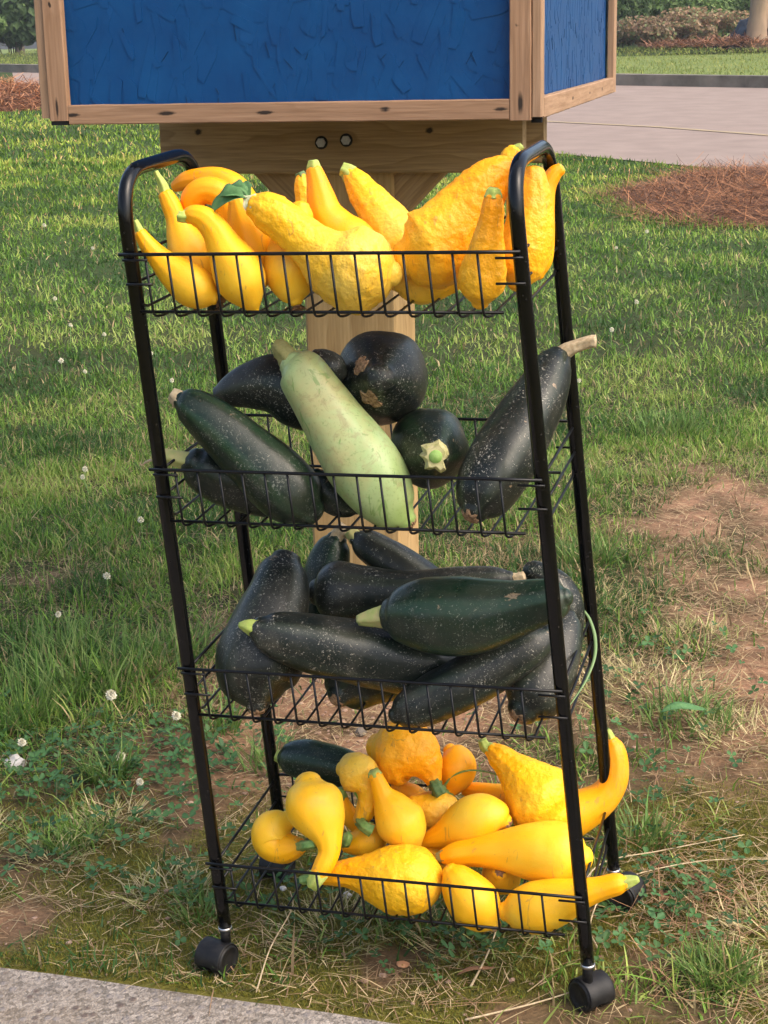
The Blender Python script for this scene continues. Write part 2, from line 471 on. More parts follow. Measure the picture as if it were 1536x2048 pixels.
def dirt_mask(x, y):
    d = (1.2 * blob(x, y, .82, 3.72, .27, .34) + 1.1 * blob(x, y, .66, 3.02, .17, .28) + .75 * blob(x, y, .60, 2.60, .20, .26)
         + .8 * blob(x, y, .95, 3.1, .3, .6) + 1.0 * blob(x, y, -.27, 2.90, .16, .26) + 1.1 * blob(x, y, -.10, 2.60, .22, .30)
         + .55 * blob(x, y, -.70, 3.38, .16, .16) + .65 * blob(x, y, .24, 3.42, .20, .18) + .6 * blob(x, y, .42, 1.95, .2, .16)
         + .6 * blob(x, y, -.48, 2.02, .22, .07) + .8 * blob(x, y, .02, 1.775, .10, .04) + .5 * blob(x, y, -.45, 4.3, .25, .3)
         + .9 * blob(x, y, .03, 3.0, .22, .35) + .4 * blob(x, y, .25, 2.7, .3, .3))
    return np.clip(d, 0, 1.2)
def lush_mask(x, y):
    return np.clip(.9 * blob(x, y, -.50, 2.80, .20, .20) + .7 * blob(x, y, -.62, 2.62, .16, .18) + .8 * blob(x, y, .40, 3.35, .10, .08)
                   + .8 * blob(x, y, .38, 1.80, .075, .06) + .5 * blob(x, y, .48, 2.48, .12, .10) + .6 * blob(x, y, -.45, 2.20, .06, .05)
                   + .6 * blob(x, y, -.28, 2.62, .08, .10) + .4 * blob(x, y, .36, 2.5, .05, .05), 0, 1)
def moss_mask(x, y):
    n = fbm(x * 6 + 3, y * 6 + 40, 4)
    return np.clip((1 - smoothstep(y, 2.05, 2.45)) * smoothstep(n, .24, .44) * 1.2 - .40 * np.clip(dirt_mask(x, y) - .5, 0, 1), 0, 1)
def cover(x, y):
    n = fbm(x * 4.2 + 30, y * 4.2 + 11, 4)
    c = .12 + 1.12 * smoothstep(y, 2.12, 3.1) + 1.3 * (n - .50) - 1.12 * dirt_mask(x, y) * (.6 + .8 * (1 - n)) + .9 * lush_mask(x, y)
    c = np.where(y > 4.6, np.maximum(c, .55 + .4 * n), c)
    return np.clip(c, .02, 1)

def axis(dense_lo, dense_hi, step, lo, hi, grow=1.18):
    a = list(np.arange(dense_lo, dense_hi + 1e-6, step)); s = step
    while a[-1] < hi: s *= grow; a.append(a[-1] + s)
    s = step; pre = []; x = dense_lo
    while x > lo: s *= grow; x -= s; pre.append(x)
    return np.array(pre[::-1] + a)
gx_ = axis(-1.2, 1.2, .022, -130, 130); gy_ = axis(1.55, 4.6, .022, -30, 190, 1.13)
X, Y = np.meshgrid(gx_, gy_)
Z = gz(X, Y)
nX, nY = len(gx_), len(gy_)
idx = np.arange(nX * nY).reshape(nY, nX)
F = np.stack([idx[:-1, :-1], idx[:-1, 1:], idx[1:, 1:], idx[1:, :-1]], -1).reshape(-1, 4)
xf, yf = X.ravel(), Y.ravel()
clay = np.array((.31, .172, .102)); soil = np.array((.125, .080, .042)); mossc = np.array((.120, .108, .022)); shaded_thatch = np.array((.036, .046, .015)); turf = np.array((.042, .066, .016))
dm = np.clip(dirt_mask(xf, yf) * 1.1, 0, 1)[:, None] * smoothstep(fbm(xf * 9, yf * 9, 4), .34, .56)[:, None]
gc = soil * (1 - dm) + clay * dm
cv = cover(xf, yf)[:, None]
cv = np.clip(cv * 1.25, 0, .92); gc = gc * (1 - cv) + shaded_thatch * cv  # thatch colour darkened to stand for shade between the blades
mm = moss_mask(xf, yf)[:, None]
gc = gc * (1 - mm) + mossc * mm
far = smoothstep(yf, 4.5, 9)[:, None]
gc = gc * (1 - far) + turf * far
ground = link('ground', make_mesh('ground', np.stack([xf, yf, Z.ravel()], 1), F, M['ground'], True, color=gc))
tag(ground, kind='structure')

# ------------------------------------------------------------------ pavement, road, far kerb and verge
def sheet(name, poly, mat, dz, thick=0.0, res=None):
    n = len(poly)
    top = [(x, y, float(plane(x, y)) + dz) for x, y in poly]
    V = list(top); Fc = [tuple(range(n))]
    if thick:
        V += [(x, y, z - thick) for x, y, z in top]
        Fc += [(i, i + n, (i + 1) % n + n, (i + 1) % n) for i in range(n)]
    return link(name, make_mesh(name, V, Fc, mat, False))

edge = []
for i in range(60):
    t = i / 59
    x = -2.2 + t * 3.4; y = 1.724 - .310 * x + .008 * (fbm(x * 7, 3.3, 4) - .5) * 2 + .004 * (fbm(x * 60, 1.3, 2) - .5)
    edge.append((x, y))
pav_poly = [(-2.2, .3), (1.2, .3)] + edge[::-1]
pav = sheet('pavement', pav_poly, M['concrete'], .006, .06)
tag(pav, kind='structure')

near_edge = [(9.0, 1.0), (6.0, 5.6), (2.54, 11.2), (1.33, 13.1), (-4.5, 23.7), (-12, 36.5), (-30, 68)]
far_edge = [(-32, 60), (-14, 41.5), (-6.6, 33.6), (3.3, 23.3), (4.9, 21.8), (14, 13.5), (26, 4)]
road = sheet('road', near_edge + far_edge, M['road'], .008); tag(road, kind='structure')

def strip_along(name, pts, width, mat, dz):
    P = np.array(pts, float); T = np.gradient(P, axis=0); T /= np.linalg.norm(T, axis=1)[:, None]
    N = np.stack([-T[:, 1], T[:, 0]], 1) * width / 2
    poly = [tuple(p) for p in P + N] + [tuple(p) for p in (P - N)[::-1]]
    return sheet(name, poly, mat, dz)
centre1 = [(5.6, 10.6), (3.23, 14.3), (2.53, 15.5), (1.68, 16.5), (-4.5, 25.5), (-14, 39)]
centre2 = [(8.5, 13.4), (3.45, 19.14), (2.76, 19.92), (-5, 29.0), (-14, 40)]
tag(strip_along('road_marking', centre1, .09, M['line'], .013), kind='structure')

fe = np.array(far_edge); Tn = np.gradient(fe, axis=0); Tn /= np.linalg.norm(Tn, axis=1)[:, None]; Nn = np.stack([-Tn[:, 1], Tn[:, 0]], 1)
kerb = sheet('kerb', [tuple(p) for p in fe] + [tuple(p) for p in (fe + Nn * .22)[::-1]], M['curb'], .15, .25)
tag(kerb, kind='structure')
verge_poly = [tuple(p) for p in fe + Nn * .18] + [(60, 60), (30, 120), (-60, 120)]
m, nt, b = new_mat('mown_verge')
v = coords(nt, per_object=False); n1 = tex_noise(nt, v, 1.1, 5, .65); n2 = tex_noise(nt, v, 26, 3)
c = mix(nt, ramp(nt, n1, [(.3, 0), (.7, 1)]), (.13, .18, .045), (.20, .235, .07)); c = mix(nt, 1.0, c, ramp(nt, n2, [(.3, .7), (.7, 1.2)]), 'MULTIPLY')
nt.links.new(c, b.inputs['Base Color']); setp(b, Roughness=.9, Specular_IOR_Level=.15)
verge = sheet('verge', verge_poly, m, .145); tag(verge, kind='structure')

# ------------------------------------------------------------------ grass and litter strips
def strips(name, base, az, length, width, th0, kappa, color, mat, segs=3, zlift=0.0, tipw=.12, twist=None, parent=None):
    """curved tapering ribbons: th0 start angle from vertical, kappa extra bend over the length"""
    N = len(base)
    d = np.stack([np.cos(az), np.sin(az), np.zeros(N)], 1)
    tw = az + np.pi / 2 + (rng.normal(0, .6, N) if twist is None else twist)
    side = np.stack([np.cos(tw), np.sin(tw), np.zeros(N)], 1)
    pos = base.copy(); pos[:, 2] += zlift
    P = [pos.copy()]
    for k in range(segs):
        th = th0 + kappa * (k + .5) / segs
        pos = pos + (d * np.sin(th)[:, None] + np.array([0, 0, 1.0]) * np.cos(th)[:, None]) * (length / segs)[:, None]
        P.append(pos.copy())
    V = np.zeros((N, segs + 1, 2, 3))
    for k in range(segs + 1):
        t = k / segs; w = width * (1 - (1 - tipw) * t ** 1.6) * (.75 + .25 * min(1, t * 4)) * .5
        V[:, k, 0] = P[k] - side * w[:, None]; V[:, k, 1] = P[k] + side * w[:, None]
    base_i = (np.arange(N) * (segs + 1) * 2)[:, None]
    f = np.array([[2 * k, 2 * k + 1, 2 * k + 3, 2 * k + 2] for k in range(segs)])
    Fc = (base_i[:, None, :] + f[None]).reshape(-1, 4)
    shade = np.ones(segs + 1)
    C = (color[:, None, None, :] * shade[None, :, None, None] * np.ones((1, 1, 2, 1))).reshape(-1, 3)
    return link(name, make_mesh(name, V.reshape(-1, 3), Fc, mat, False, color=C), parent)

def wedge(n, d0, d1, power=1.0, a=.335):
    """random points on the lawn in front of the pavement"""
    u = rng.random(n)
    y = (d0 ** power + u * (d1 ** power - d0 ** power)) ** (1 / power)
    x = (rng.random(n) * 2 - 1) * (a * y + .05)
    return x, y
def road_side(x, y):
    """true on the lawn side of the near road edge"""
    e = np.array(near_edge[::-1])
    yy = np.interp(x, e[:, 0], e[:, 1]); return y < yy
def off_pavement(x, y): return y > 1.738 - .310 * x
STRAW_R = (2.75, 9.95, 1.40, 1.60); STRAW_L = (-5.1, 22.2, 1.9, 2.2)
def in_straw(x, y, grow=1.0):
    r = np.zeros(len(x), bool)
    for cx, cy, rx, ry in (STRAW_R, STRAW_L):
        wob = 1 + .22 * (fbm(x * 2.3 + 5, y * 2.3, 3) - .5)
        r |= ((x - cx) / rx) ** 2 + ((y - cy) / ry) ** 2 < (wob * grow) ** 2
    return r

G1 = np.array((.100, .205, .026)); G2 = np.array((.180, .310, .045)); G3 = np.array((.046, .110, .022)); G4 = np.array((.33, .40, .095)); ST = np.array((.44, .34, .175)); ST2 = np.array((.30, .21, .11))
def blade_colors(x, y, dry_bias=0.0):
    n = len(x)
    q = fbm(x * 2.7 + 60, y * 2.7 + 8, 3) + rng.normal(0, .13, n)
    c = np.where((q < .42)[:, None], G3, np.where((q < .54)[:, None], G1, np.where((q < .70)[:, None], G2, G4)))
    dry = .12 + dry_bias + .55 * np.clip(dirt_mask(x, y), 0, 1) * .6
    isd = rng.random(n) < dry
    c = np.where(isd[:, None], np.where((rng.random(n) < .6)[:, None], ST, ST2), c)
    return c * rng.normal(1, .16, n).clip(.6, 1.5)[:, None]

# near turf
x, y = wedge(330000, 1.58, 4.6, 1.5); xb, yb_ = wedge(110000, 3.3, 5.4, 1.5); x = np.r_[x, xb]; y = np.r_[y, yb_]
cvr = cover(x, y); tuft = smoothstep(fbm(x * 13 + 4, y * 13 + 90, 3), .36, .62)
k = (rng.random(len(x)) < cvr * (.30 + .70 * tuft)) & off_pavement(x, y); x, y = x[k], y[k]; n = len(x)
lu = lush_mask(x, y)
L = (.012 + .025 * rng.random(n)) * (.65 + .9 * fbm(x * 5, y * 5 + 3, 3)) + .045 * lu * rng.random(n) + .03 * (rng.random(n) < .04)
th = np.abs(rng.normal(.45, .45, n)).clip(0, 1.4)
base = np.stack([x, y, gz(x, y) - .003], 1)
g_near = strips('lawn_grass', base, rng.random(n) * 6.283, L, .0014 + .0030 * rng.random(n) ** 1.6, th, rng.normal(.9, .6, n), blade_colors(x, y), M['blade'], 3)
tag(g_near, 'short patchy lawn grass around the cart and post', 'grass', kind='stuff')
# mid and far turf
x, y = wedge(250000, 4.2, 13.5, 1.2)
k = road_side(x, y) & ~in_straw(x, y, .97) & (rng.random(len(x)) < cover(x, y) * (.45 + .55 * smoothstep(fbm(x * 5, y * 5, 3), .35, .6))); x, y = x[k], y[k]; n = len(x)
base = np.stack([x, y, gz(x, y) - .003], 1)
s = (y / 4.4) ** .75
g_far = strips('lawn_grass', base, rng.random(n) * 6.283, (.018 + .028 * rng.random(n)) * (.85 + .15 * s), (.0026 + .0034 * rng.random(n)) * s, np.abs(rng.normal(.7, .5, n)).clip(0, 1.5), rng.normal(.7, .6, n), blade_colors(x, y, -.06) * (1 + smoothstep(y, 7, 11)[:, None] * np.array((.35, .18, -.05))), M['blade'], 2)  # sunlight put into the colour: blades turn brighter and yellower with distance
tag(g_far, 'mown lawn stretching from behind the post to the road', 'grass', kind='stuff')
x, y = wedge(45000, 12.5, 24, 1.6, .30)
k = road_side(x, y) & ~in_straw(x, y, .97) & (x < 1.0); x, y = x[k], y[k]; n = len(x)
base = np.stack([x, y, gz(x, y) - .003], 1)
gf2 = strips('lawn_grass', base, rng.random(n) * 6.283, .035 + .03 * rng.random(n), .012 + .008 * rng.random(n), np.abs(rng.normal(.4, .3, n)), rng.normal(.6, .4, n), blade_colors(x, y, -.08) * np.array((1.4, 1.2, .95)), M['blade'], 2)  # blades tinted brighter and yellower as if sunlit
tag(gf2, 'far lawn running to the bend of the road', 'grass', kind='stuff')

# dead straw litter lying about
x, y = wedge(95000, 1.58, 5.0, 1.1)
k = off_pavement(x, y) & (rng.random(len(x)) < .10 + .80 * np.clip(dirt_mask(x, y) + .35 * smoothstep(fbm(x * 6 + 8, y * 6, 3), .5, .65), 0, 1)); x, y = x[k], y[k]; n = len(x)
base = np.stack([x, y, gz(x, y) + .002 + .006 * rng.random(n)], 1)
cc = np.where((rng.random(n) < .55)[:, None], np.array((.46, .35, .19)), np.array((.27, .17, .095))) * rng.normal(1, .2, n).clip(.5, 1.5)[:, None]
lit = strips('dry_straw', base, rng.random(n) * 6.283, .014 + .050 * rng.random(n) ** 2, .0008 + .0012 * rng.random(n), 1.35 + .2 * rng.random(n), rng.normal(.1, .22, n), cc, M['dry'], 3)
tag(lit, 'dead straw scattered between the grass and bare soil', 'straw', kind='stuff')

# straw coloured tufts of dead grass
tb = []
for cx, cy, r_, nn in [(-.60, 2.22, .08, 260), (-.40, 2.24, .08, 240), (-.47, 2.16, .06, 160), (.44, 2.62, .16, 600), (.56, 2.44, .10, 320), (.10, 1.90, .10, 240), (.40, 1.78, .05, 150), (-.08, 1.93, .09, 240),
                       (.36, 3.05, .14, 380), (.47, 1.88, .08, 200), (-.30, 2.05, .07, 170), (.33, 2.75, .12, 300), (.54, 2.86, .1, 240)]:
    a = rng.random(nn) * 6.283; rr = r_ * np.sqrt(rng.random(nn)) * .8
    tb.append(np.stack([cx + rr * np.cos(a), cy + rr * np.sin(a), a + rng.normal(0, .8, nn)], 1))
tb = np.vstack(tb); tb = tb[off_pavement(tb[:, 0], tb[:, 1])]; n = len(tb)
base = np.stack([tb[:, 0], tb[:, 1], gz(tb[:, 0], tb[:, 1])], 1)
cc = np.where((rng.random(n) < .6)[:, None], np.array((.50, .42, .22)), np.array((.30, .30, .10))) * rng.normal(1, .2, n).clip(.5, 1.5)[:, None]
tag(strips('dead_grass_tufts', base, tb[:, 2], .018 + .034 * rng.random(n), .0014 + .0012 * rng.random(n), .7 + .5 * rng.random(n), rng.normal(.4, .3, n), cc, M['dry'], 3),
    'straw coloured dead grass tufts flattened on the soil', 'grass', kind='stuff')
# green tufts with long upright blades
tb = []
for cx, cy, r_, nn, hh in [(.38, 1.79, .05, 420, .042), (-.52, 2.80, .15, 520, .085), (-.62, 2.66, .10, 260, .085), (-.38, 2.90, .08, 200, .075), (.40, 3.33, .09, 320, .06), (-.43, 2.40, .05, 130, .075), (.47, 2.50, .10, 170, .06), (-.45, 2.19, .04, 120, .045),
                           (-.28, 2.56, .05, 90, .07), (.34, 2.13, .05, 90, .06), (-.25, 1.99, .05, 110, .04), (.02, 1.95, .08, 150, .035), (-.60, 2.95, .1, 220, .075), (.75, 4.4, .14, 300, .07), (.42, 3.9, .2, 260, .06), (-.18, 2.42, .06, 90, .06)]:
    a = rng.random(nn) * 6.283; rr = r_ * np.sqrt(rng.random(nn)) * .75
    tb.append(np.stack([cx + rr * np.cos(a), cy + rr * np.sin(a), a + rng.normal(0, 1., nn), hh * (.45 + .75 * rng.random(nn))], 1))
tb = np.vstack(tb); n = len(tb); base = np.stack([tb[:, 0], tb[:, 1], gz(tb[:, 0], tb[:, 1]) - .002], 1)
cc = np.where((rng.random(n) < .5)[:, None], np.array((.105, .205, .040)), np.array((.19, .27, .075))) * rng.normal(1, .18, n).clip(.5, 1.5)[:, None]
tag(strips('tall_grass_tufts', base, tb[:, 2], tb[:, 3], .0020 + .0024 * rng.random(n), .15 + .5 * rng.random(n), rng.normal(.55, .35, n), cc, M['blade'], 4),
    'bright green tufts of longer grass near the cart', 'grass', kind='stuff')

# moss
x, y = wedge(270000, 1.56, 2.5, 1.0, .33)
k = off_pavement(x, y) & (rng.random(len(x)) < moss_mask(x, y)); x, y = x[k], y[k]; n = len(x)
base = np.stack([x, y, gz(x, y) - .001], 1)
cc = np.where((rng.random(n) < .5)[:, None], np.array((.23, .215, .030)), np.array((.13, .14, .024))) * (.6 + .8 * fbm(x * 30, y * 30, 2))[:, None]
tag(strips('moss', base, rng.random(n) * 6.283, .003 + .005 * rng.random(n), .0016 + .0012 * rng.random(n), .2 + .8 * rng.random(n), rng.normal(.4, .4, n), cc, M['blade'], 1, tipw=.3),
    'olive moss cushion covering the soil beside the pavement', 'moss', kind='stuff')

# clover leaves
def clover(n_try):
    x, y = wedge(n_try, 1.6, 3.0, 1.2, .31)
    m = np.clip(1.0 * blob(x, y, -.50, 2.42, .20, .16) + .6 * blob(x, y, -.28, 2.45, .12, .14) + .65 * blob(x, y, .10, 1.92, .20, .08) + .5 * blob(x, y, .34, 2.0, .10, .14)
                + .35 * blob(x, y, .36, 2.3, .12, .12) + .4 * blob(x, y, -.15, 2.05, .2, .08) + .25 * blob(x, y, .4, 2.75, .2, .2) + .3 * blob(x, y, -.45, 2.15, .2, .08), 0, 1)
    k = (rng.random(n_try) < m) & off_pavement(x, y)
    return x[k], y[k]
x, y = clover(10500); n = len(x)
V = []; Fc = []; Cc = []; q = 0
for i in range(n):
    h = .008 + .022 * rng.random(); r = .0035 + .0040 * rng.random(); a0 = rng.random() * 6.283
    cz = float(gz(x[i], y[i])) + h
    tint = np.array((.050, .125, .045)) * float(np.clip(rng.normal(1, .22), .6, 1.7)) + np.array((.02, .03, .0)) * rng.random()
    tilt = rng.normal(0, .35, 2)
    for l in range(3):
        a = a0 + l * 2.094; ca, sa = math.cos(a), math.sin(a); lift = rng.normal(.12, .12)
        pts = [(0, 0), (.55, -.52), (1.25, -.62), (1.62, -.2), (1.5, 0), (1.62, .2), (1.25, .62), (.55, .52)]
        for px, py in pts:
            lx, ly = r * (px * ca - py * sa), r * (px * sa + py * ca)
            V.append((x[i] + lx, y[i] + ly, cz + lx * tilt[0] + ly * tilt[1] + lift * r * px - .25 * r * abs(py) * 0 + .25 * r * abs(py)))
            Cc.append(tint * (1.25 if abs(py) < .1 else 1.0))
        Fc.append((q, q + 1, q + 2, q + 3, q + 4)); Fc.append((q, q + 4, q + 5, q + 6, q + 7)); q += 8
tag(link('clover_leaves', make_mesh('clover_leaves', V, Fc, M['blade'], False, color=np.array(Cc))), 'low green clover leaves growing among the grass', 'clover', kind='stuff')

# gravel by the post and loose needles
def rock_mesh(name, mat, r, seed, flat=.6, sub=2):
    import bmesh
    bm = bmesh.new(); bmesh.ops.create_icosphere(bm, subdivisions=sub, radius=r)
    for v_ in bm.verts:
        k_ = 1 + .5 * noise.noise(v_.co / r * 1.1 + Vector((seed, seed * 2.1, 0))) + .15 * noise.noise(v_.co / r * 3 + Vector((seed, 0, 3)))
        v_.co *= k_; v_.co.z *= flat
    me = bpy.data.meshes.new(name); bm.to_mesh(me); bm.free(); me.materials.append(mat)
    return me
J = Join()
ico = rock_mesh('pebble', M['pebble'], 1.0, 3.0, .6, 1); icoV = np.array([v_.co[:] for v_ in ico.vertices]); icoF = [tuple(p.vertices) for p in ico.polygons]
for i in range(3200):
    px_, py_ = rng.normal(-.07, .12), rng.normal(2.62, .13)
    if i > 560: py_ = rng.uniform(1.6, 4.0); px_ = rng.uniform(-.30, .30) * py_
    if not off_pavement(px_, py_) or (i > 560 and rng.random() > .25 + dirt_mask(px_, py_)): continue
    s_ = .0012 + .004 * rng.random() ** 3
    a = rng.random() * 6.283; ca, sa = math.cos(a), math.sin(a)
    W_ = icoV * s_ * np.array((1.3, .9, .8)); W_ = np.stack([W_[:, 0] * ca - W_[:, 1] * sa, W_[:, 0] * sa + W_[:, 1] * ca, W_[:, 2]], 1)
    J.add(W_ + np.array((px_, py_, float(gz(px_, py_)) + s_ * .2)), icoF)
tag(link('gravel', J.mesh('gravel', M['pebble'], smooth=False)), 'pinkish grit and gravel on the clay under the cart', 'gravel', kind='stuff')

def needles(n, xs, ys, zf, ln, wd, c1, c2, name, label, parent=None, el=1.25):
    base = np.stack([xs, ys, zf], 1)
    cc = np.where((rng.random(n) < .55)[:, None], np.array(c1), np.array(c2)) * rng.normal(1, .25, n).clip(.4, 1.6)[:, None]
    o = strips(name, base, rng.random(n) * 6.283, ln * (.6 + .7 * rng.random(n)), wd * (.7 + .6 * rng.random(n)), el + .35 * rng.random(n), rng.normal(.1, .35, n), cc, M['dry'], 4, tipw=.6)
    o['kind'] = 'stuff'
    if not parent: tag(o, label, 'pine needles')
    else: o.parent = parent
    return o
n = 520
nx_ = np.concatenate([rng.normal(.38, .09, 330), rng.normal(.60, .16, 190)]); ny_ = np.concatenate([rng.normal(1.95, .13, 330), rng.normal(2.66, .2, 190)])
k = off_pavement(nx_, ny_) & (nx_ > .12); nx_, ny_ = nx_[k], ny_[k]
needles(len(nx_), nx_, ny_, gz(nx_, ny_) + .004 + .010 * rng.random(len(nx_)), .10, .0013, (.34, .20, .105), (.20, .115, .06), 'pine_needles', 'loose brown pine needles on the soil beside the rear casters', None, 1.38)

def straw_bed(cx, cy, rx, ry, h, nn, ln, wd, label, c1, c2):
    root = None
    na, nr = 48, 12
    V = [(0, 0, h)]; 
    for i in range(1, nr + 1):
        for j in range(na):
            a = j / na * 6.2832; t = i / nr
            w_ = 1 + .10 * math.sin(3 * a + cx) + .06 * math.sin(7 * a)
            xx, yy = rx * t * w_ * math.cos(a), ry * t * w_ * math.sin(a)
            bz = float(gz(cx + xx, cy + yy) - gz(cx, cy))
            V.append((xx, yy, bz + h * (1 - t ** 1.8) * (1 + .5 * (float(fbm(xx * 2 + 5, yy * 2, 3)) - .5)) - .01 * (t > .99)))
    Fc = [(0, 1 + j, 1 + (j + 1) % na) for j in range(na)]
    for i in range(nr - 1):
        for j in range(na):
            a_, b_ = 1 + i * na + j, 1 + i * na + (j + 1) % na
            Fc.append((a_, a_ + na, b_ + na, b_))
    root = link('pine_straw_bed', make_mesh('pine_straw_bed', V, Fc, M['straw_base']), None, (cx, cy, float(gz(cx, cy))))
    tag(root, label, 'pine straw', kind='stuff')
    a = rng.random(nn) * 6.283; t = np.sqrt(rng.random(nn)) * 1.03
    w_ = 1 + .10 * np.sin(3 * a + cx) + .06 * np.sin(7 * a)
    xs, ys = rx * t * w_ * np.cos(a), ry * t * w_ * np.sin(a)
    zs = gz(cx + xs, cy + ys) - gz(cx, cy) + h * np.clip(1 - t ** 1.8, 0, 1) * (1 + .5 * (fbm(xs * 2 + 5, ys * 2, 3) - .5)) + .015 * rng.random(nn)
    needles(nn, xs, ys, zs, ln, wd, c1, c2, 'needles', '', root, 1.43)
straw_bed(*STRAW_R, .055, 34000, .22, .0038, 'rust coloured pine straw bed on the lawn near the yellow road line', (.40, .185, .085), (.12, .065, .04))
straw_bed(*STRAW_L, .26, 9000, .38, .013, 'heaped orange pine straw at the lawn edge behind the blue box', (.50, .24, .115), (.30, .135, .065))

# ------------------------------------------------------------------ clover flowers, stones and small ground pieces
def clover_flower(x, y, h, r, label):
    z = float(gz(x, y))
    root = empty('clover_flower', (x, y, z))
    tag(root, label, 'flower', 'white clover flowers in the lawn')
    lx, ly = random.gauss(0, .12) * h, random.gauss(0, .12) * h
    V, Fc = tube(catmull([(0, 0, -.004), (lx * .3, ly * .3, h * .5), (lx, ly, h)], 3), .0007 if y < 3.2 else .0012, 5)
    link('stalk', make_mesh('stalk', V, Fc, M['stem_green']), root)
    J = Join()
    for i in range(60 if y < 3.2 else 24):
        u = random.random(); a = i * 2.399; el = 1.45 - 2.4 * (i / (60 if y < 3.2 else 24)); 
        d = Vector((math.cos(a) * math.cos(el), math.sin(a) * math.cos(el), math.sin(el)))
        s = d.cross(Vector((0, 0, 1))); s = s.normalized() if s.length > .01 else Vector((1, 0, 0)); t_ = s.cross(d)
        b0 = Vector((lx, ly, h)) + d * r * .25; tip = Vector((lx, ly, h)) + d * r * (.80 + .25 * random.random()) + Vector((0, 0, .25 * r)); w = r * .30
        md = b0 * .45 + tip * .55
        J.add([b0, md + s * w, tip, md - s * w, md + t_ * w * .8], [(0, 1, 4), (0, 4, 3), (1, 2, 4), (4, 2, 3)])
    link('flower_head', J.mesh('flower_head', M['petal'], smooth=False), root)
for x_, y_, h_, r_, lab in [
    (-.451, 2.600, .050, .0105, 'tallest white clover flower with wilting lower petals, in the long grass'),
    (-.343, 2.520, .042, .0085, 'white clover flower by the cart leg next to bare clay'),
    (-.414, 2.435, .018, .0095, 'white clover flower low above the clover leaves, below the tallest one'),
    (-.375, 2.345, .018, .0065, 'tiny white clover bud beside the arching grass blade'),
    (-.578, 2.500, .026, .0080, 'white clover flower standing in front of the pale stone')]:
    clover_flower(x_, y_, h_, r_, lab)
for px_, py_ in [(-.62, 3.02), (-.58, 3.25), (-.44, 3.32), (-.72, 3.95), (-.55, 4.15), (-.80, 4.05), (-1.02, 5.3), (-.86, 5.2), (-.78, 5.45), (-1.10, 5.9), (-.95, 5.75), (-.66, 5.05), (-1.25, 6.6), (-.9, 7.1), (-1.3, 7.9), (-.75, 8.3), (-1.7, 8.9),
                 (.62, 4.9), (.95, 6.2), (.75, 5.6), (-.40, 4.9), (1.05, 7.6), (1.3, 8.0), (-.55, 3.62)]:
    clover_flower(px_ + random.gauss(0, .03), py_, .035 + .03 * random.random(), .0065 + .003 * random.random() + .0006 * max(0, py_ - 4), 'small white clover head dotted in the open lawn')
def stone(x, y, r, seed, label, mat='stone', flat=.75, name='stone', cat='stone'):
    o = link(name, rock_mesh(name, M[mat], r, seed, flat), None, (x, y, float(gz(x, y)) + r * .25)); tag(o, label, cat)
stone(-.585, 2.462, .016, 1.7, 'pale quartz stone among the clover leaves', flat=.85)
stone(-.045, 2.52, .010, 4.2, 'grey stone on the grit behind the lone zucchini', 'bark_dark')
stone(-.075, 2.56, .008, 6.1, 'small pinkish stone beside the grey one', 'pebble')
stone(-.145, 2.045, .005, 2.4, 'tiny white pebble under the lowest basket wires')
stone(-.06, 2.02, .006, 8.4, 'tiny white pebble below the drooping squash neck')
stone(-.222, 1.900, .004, 5.5, 'cream pebble on the moss next to the front caster')
stone(.010, 1.850, .0075, 3.4, 'orange clay chip lying on the moss', 'clay_chip', .35, 'clay_chip', 'chip')

def leaf_mesh(name, L, W_, mat, fold=.35, droop=.3, lobes=0):
    n = 12; V = []; Fc = []
    for i in range(n + 1):
        t = i / n; w = W_ * math.sin(math.pi * min(1, t * .98 + .02)) ** .8 * (1 + .25 * lobes * math.sin(t * 17))
        zc = -droop * L * t * t + .05 * L * math.sin(5 * t)
        V += [(L * t, -w, zc + fold * w), (L * t, -w * .5, zc + fold * w * .45), (L * t, 0, zc), (L * t, w * .5, zc + fold * w * .45), (L * t, w, zc + fold * w)]
    for i in range(n):
        for j in range(4): Fc.append((5 * i + j, 5 * i + j + 1, 5 * i + j + 6, 5 * i + j + 5))
    me = make_mesh(name, V, Fc, mat)
    return me
def add_leaf(name, x, y, L, W_, rz, mat, label, cat='leaf', z=.004, droop=.1):
    o = link(name, leaf_mesh(name, L, W_, M[mat], .3, droop), None, (x, y, float(gz(x, y)) + z), (rad(random.uniform(-12, 12)), rad(-8), rz))
    sm = o.modifiers.new('thickness', 'SOLIDIFY'); sm.thickness = .0006
    tag(o, label, cat)
add_leaf('fallen_leaf', .425, 2.475, .075, .014, .12, 'leaf', 'flat blue green leaf lying in the grass beyond the rear leg', z=.03)
add_leaf('dead_leaf', .345, 1.965, .026, .008, 1.1, 'dry_leaf', 'curled brown dead leaf beside the rear caster')
add_leaf('dead_leaf', .075, 1.815, .05, .006, .2, 'dry_leaf', 'narrow reddish dead leaf on the moss by the concrete', droop=.02)
add_leaf('dead_leaf', .10, 2.30, .03, .009, 2.2, 'dry_leaf', 'brown dead leaf under the lowest basket')
def twig(pts, r, label, mat='dry_leaf', name='dry_twig', cat='twig'):
    P = np.array([(x, y, float(gz(x, y)) + z) for x, y, z in pts]); o0 = P[0]
    Pc = catmull(P, 6); V, Fc = tube(Pc - o0, np.linspace(r, r * .5, len(Pc)), 6)
    tag(link(name, make_mesh(name, V, Fc, M[mat]), None, tuple(o0)), label, cat)
twig([(.345, 2.06, .005), (.385, 2.01, .012), (.43, 1.955, .006)], .0028, 'dark bent twig lying across the moss')
twig([(.09, 1.79, .004), (.115, 1.85, .012), (.135, 1.92, .020)], .0016, 'straight pale twig leaning below the straight necked squash', 'stem_tan')
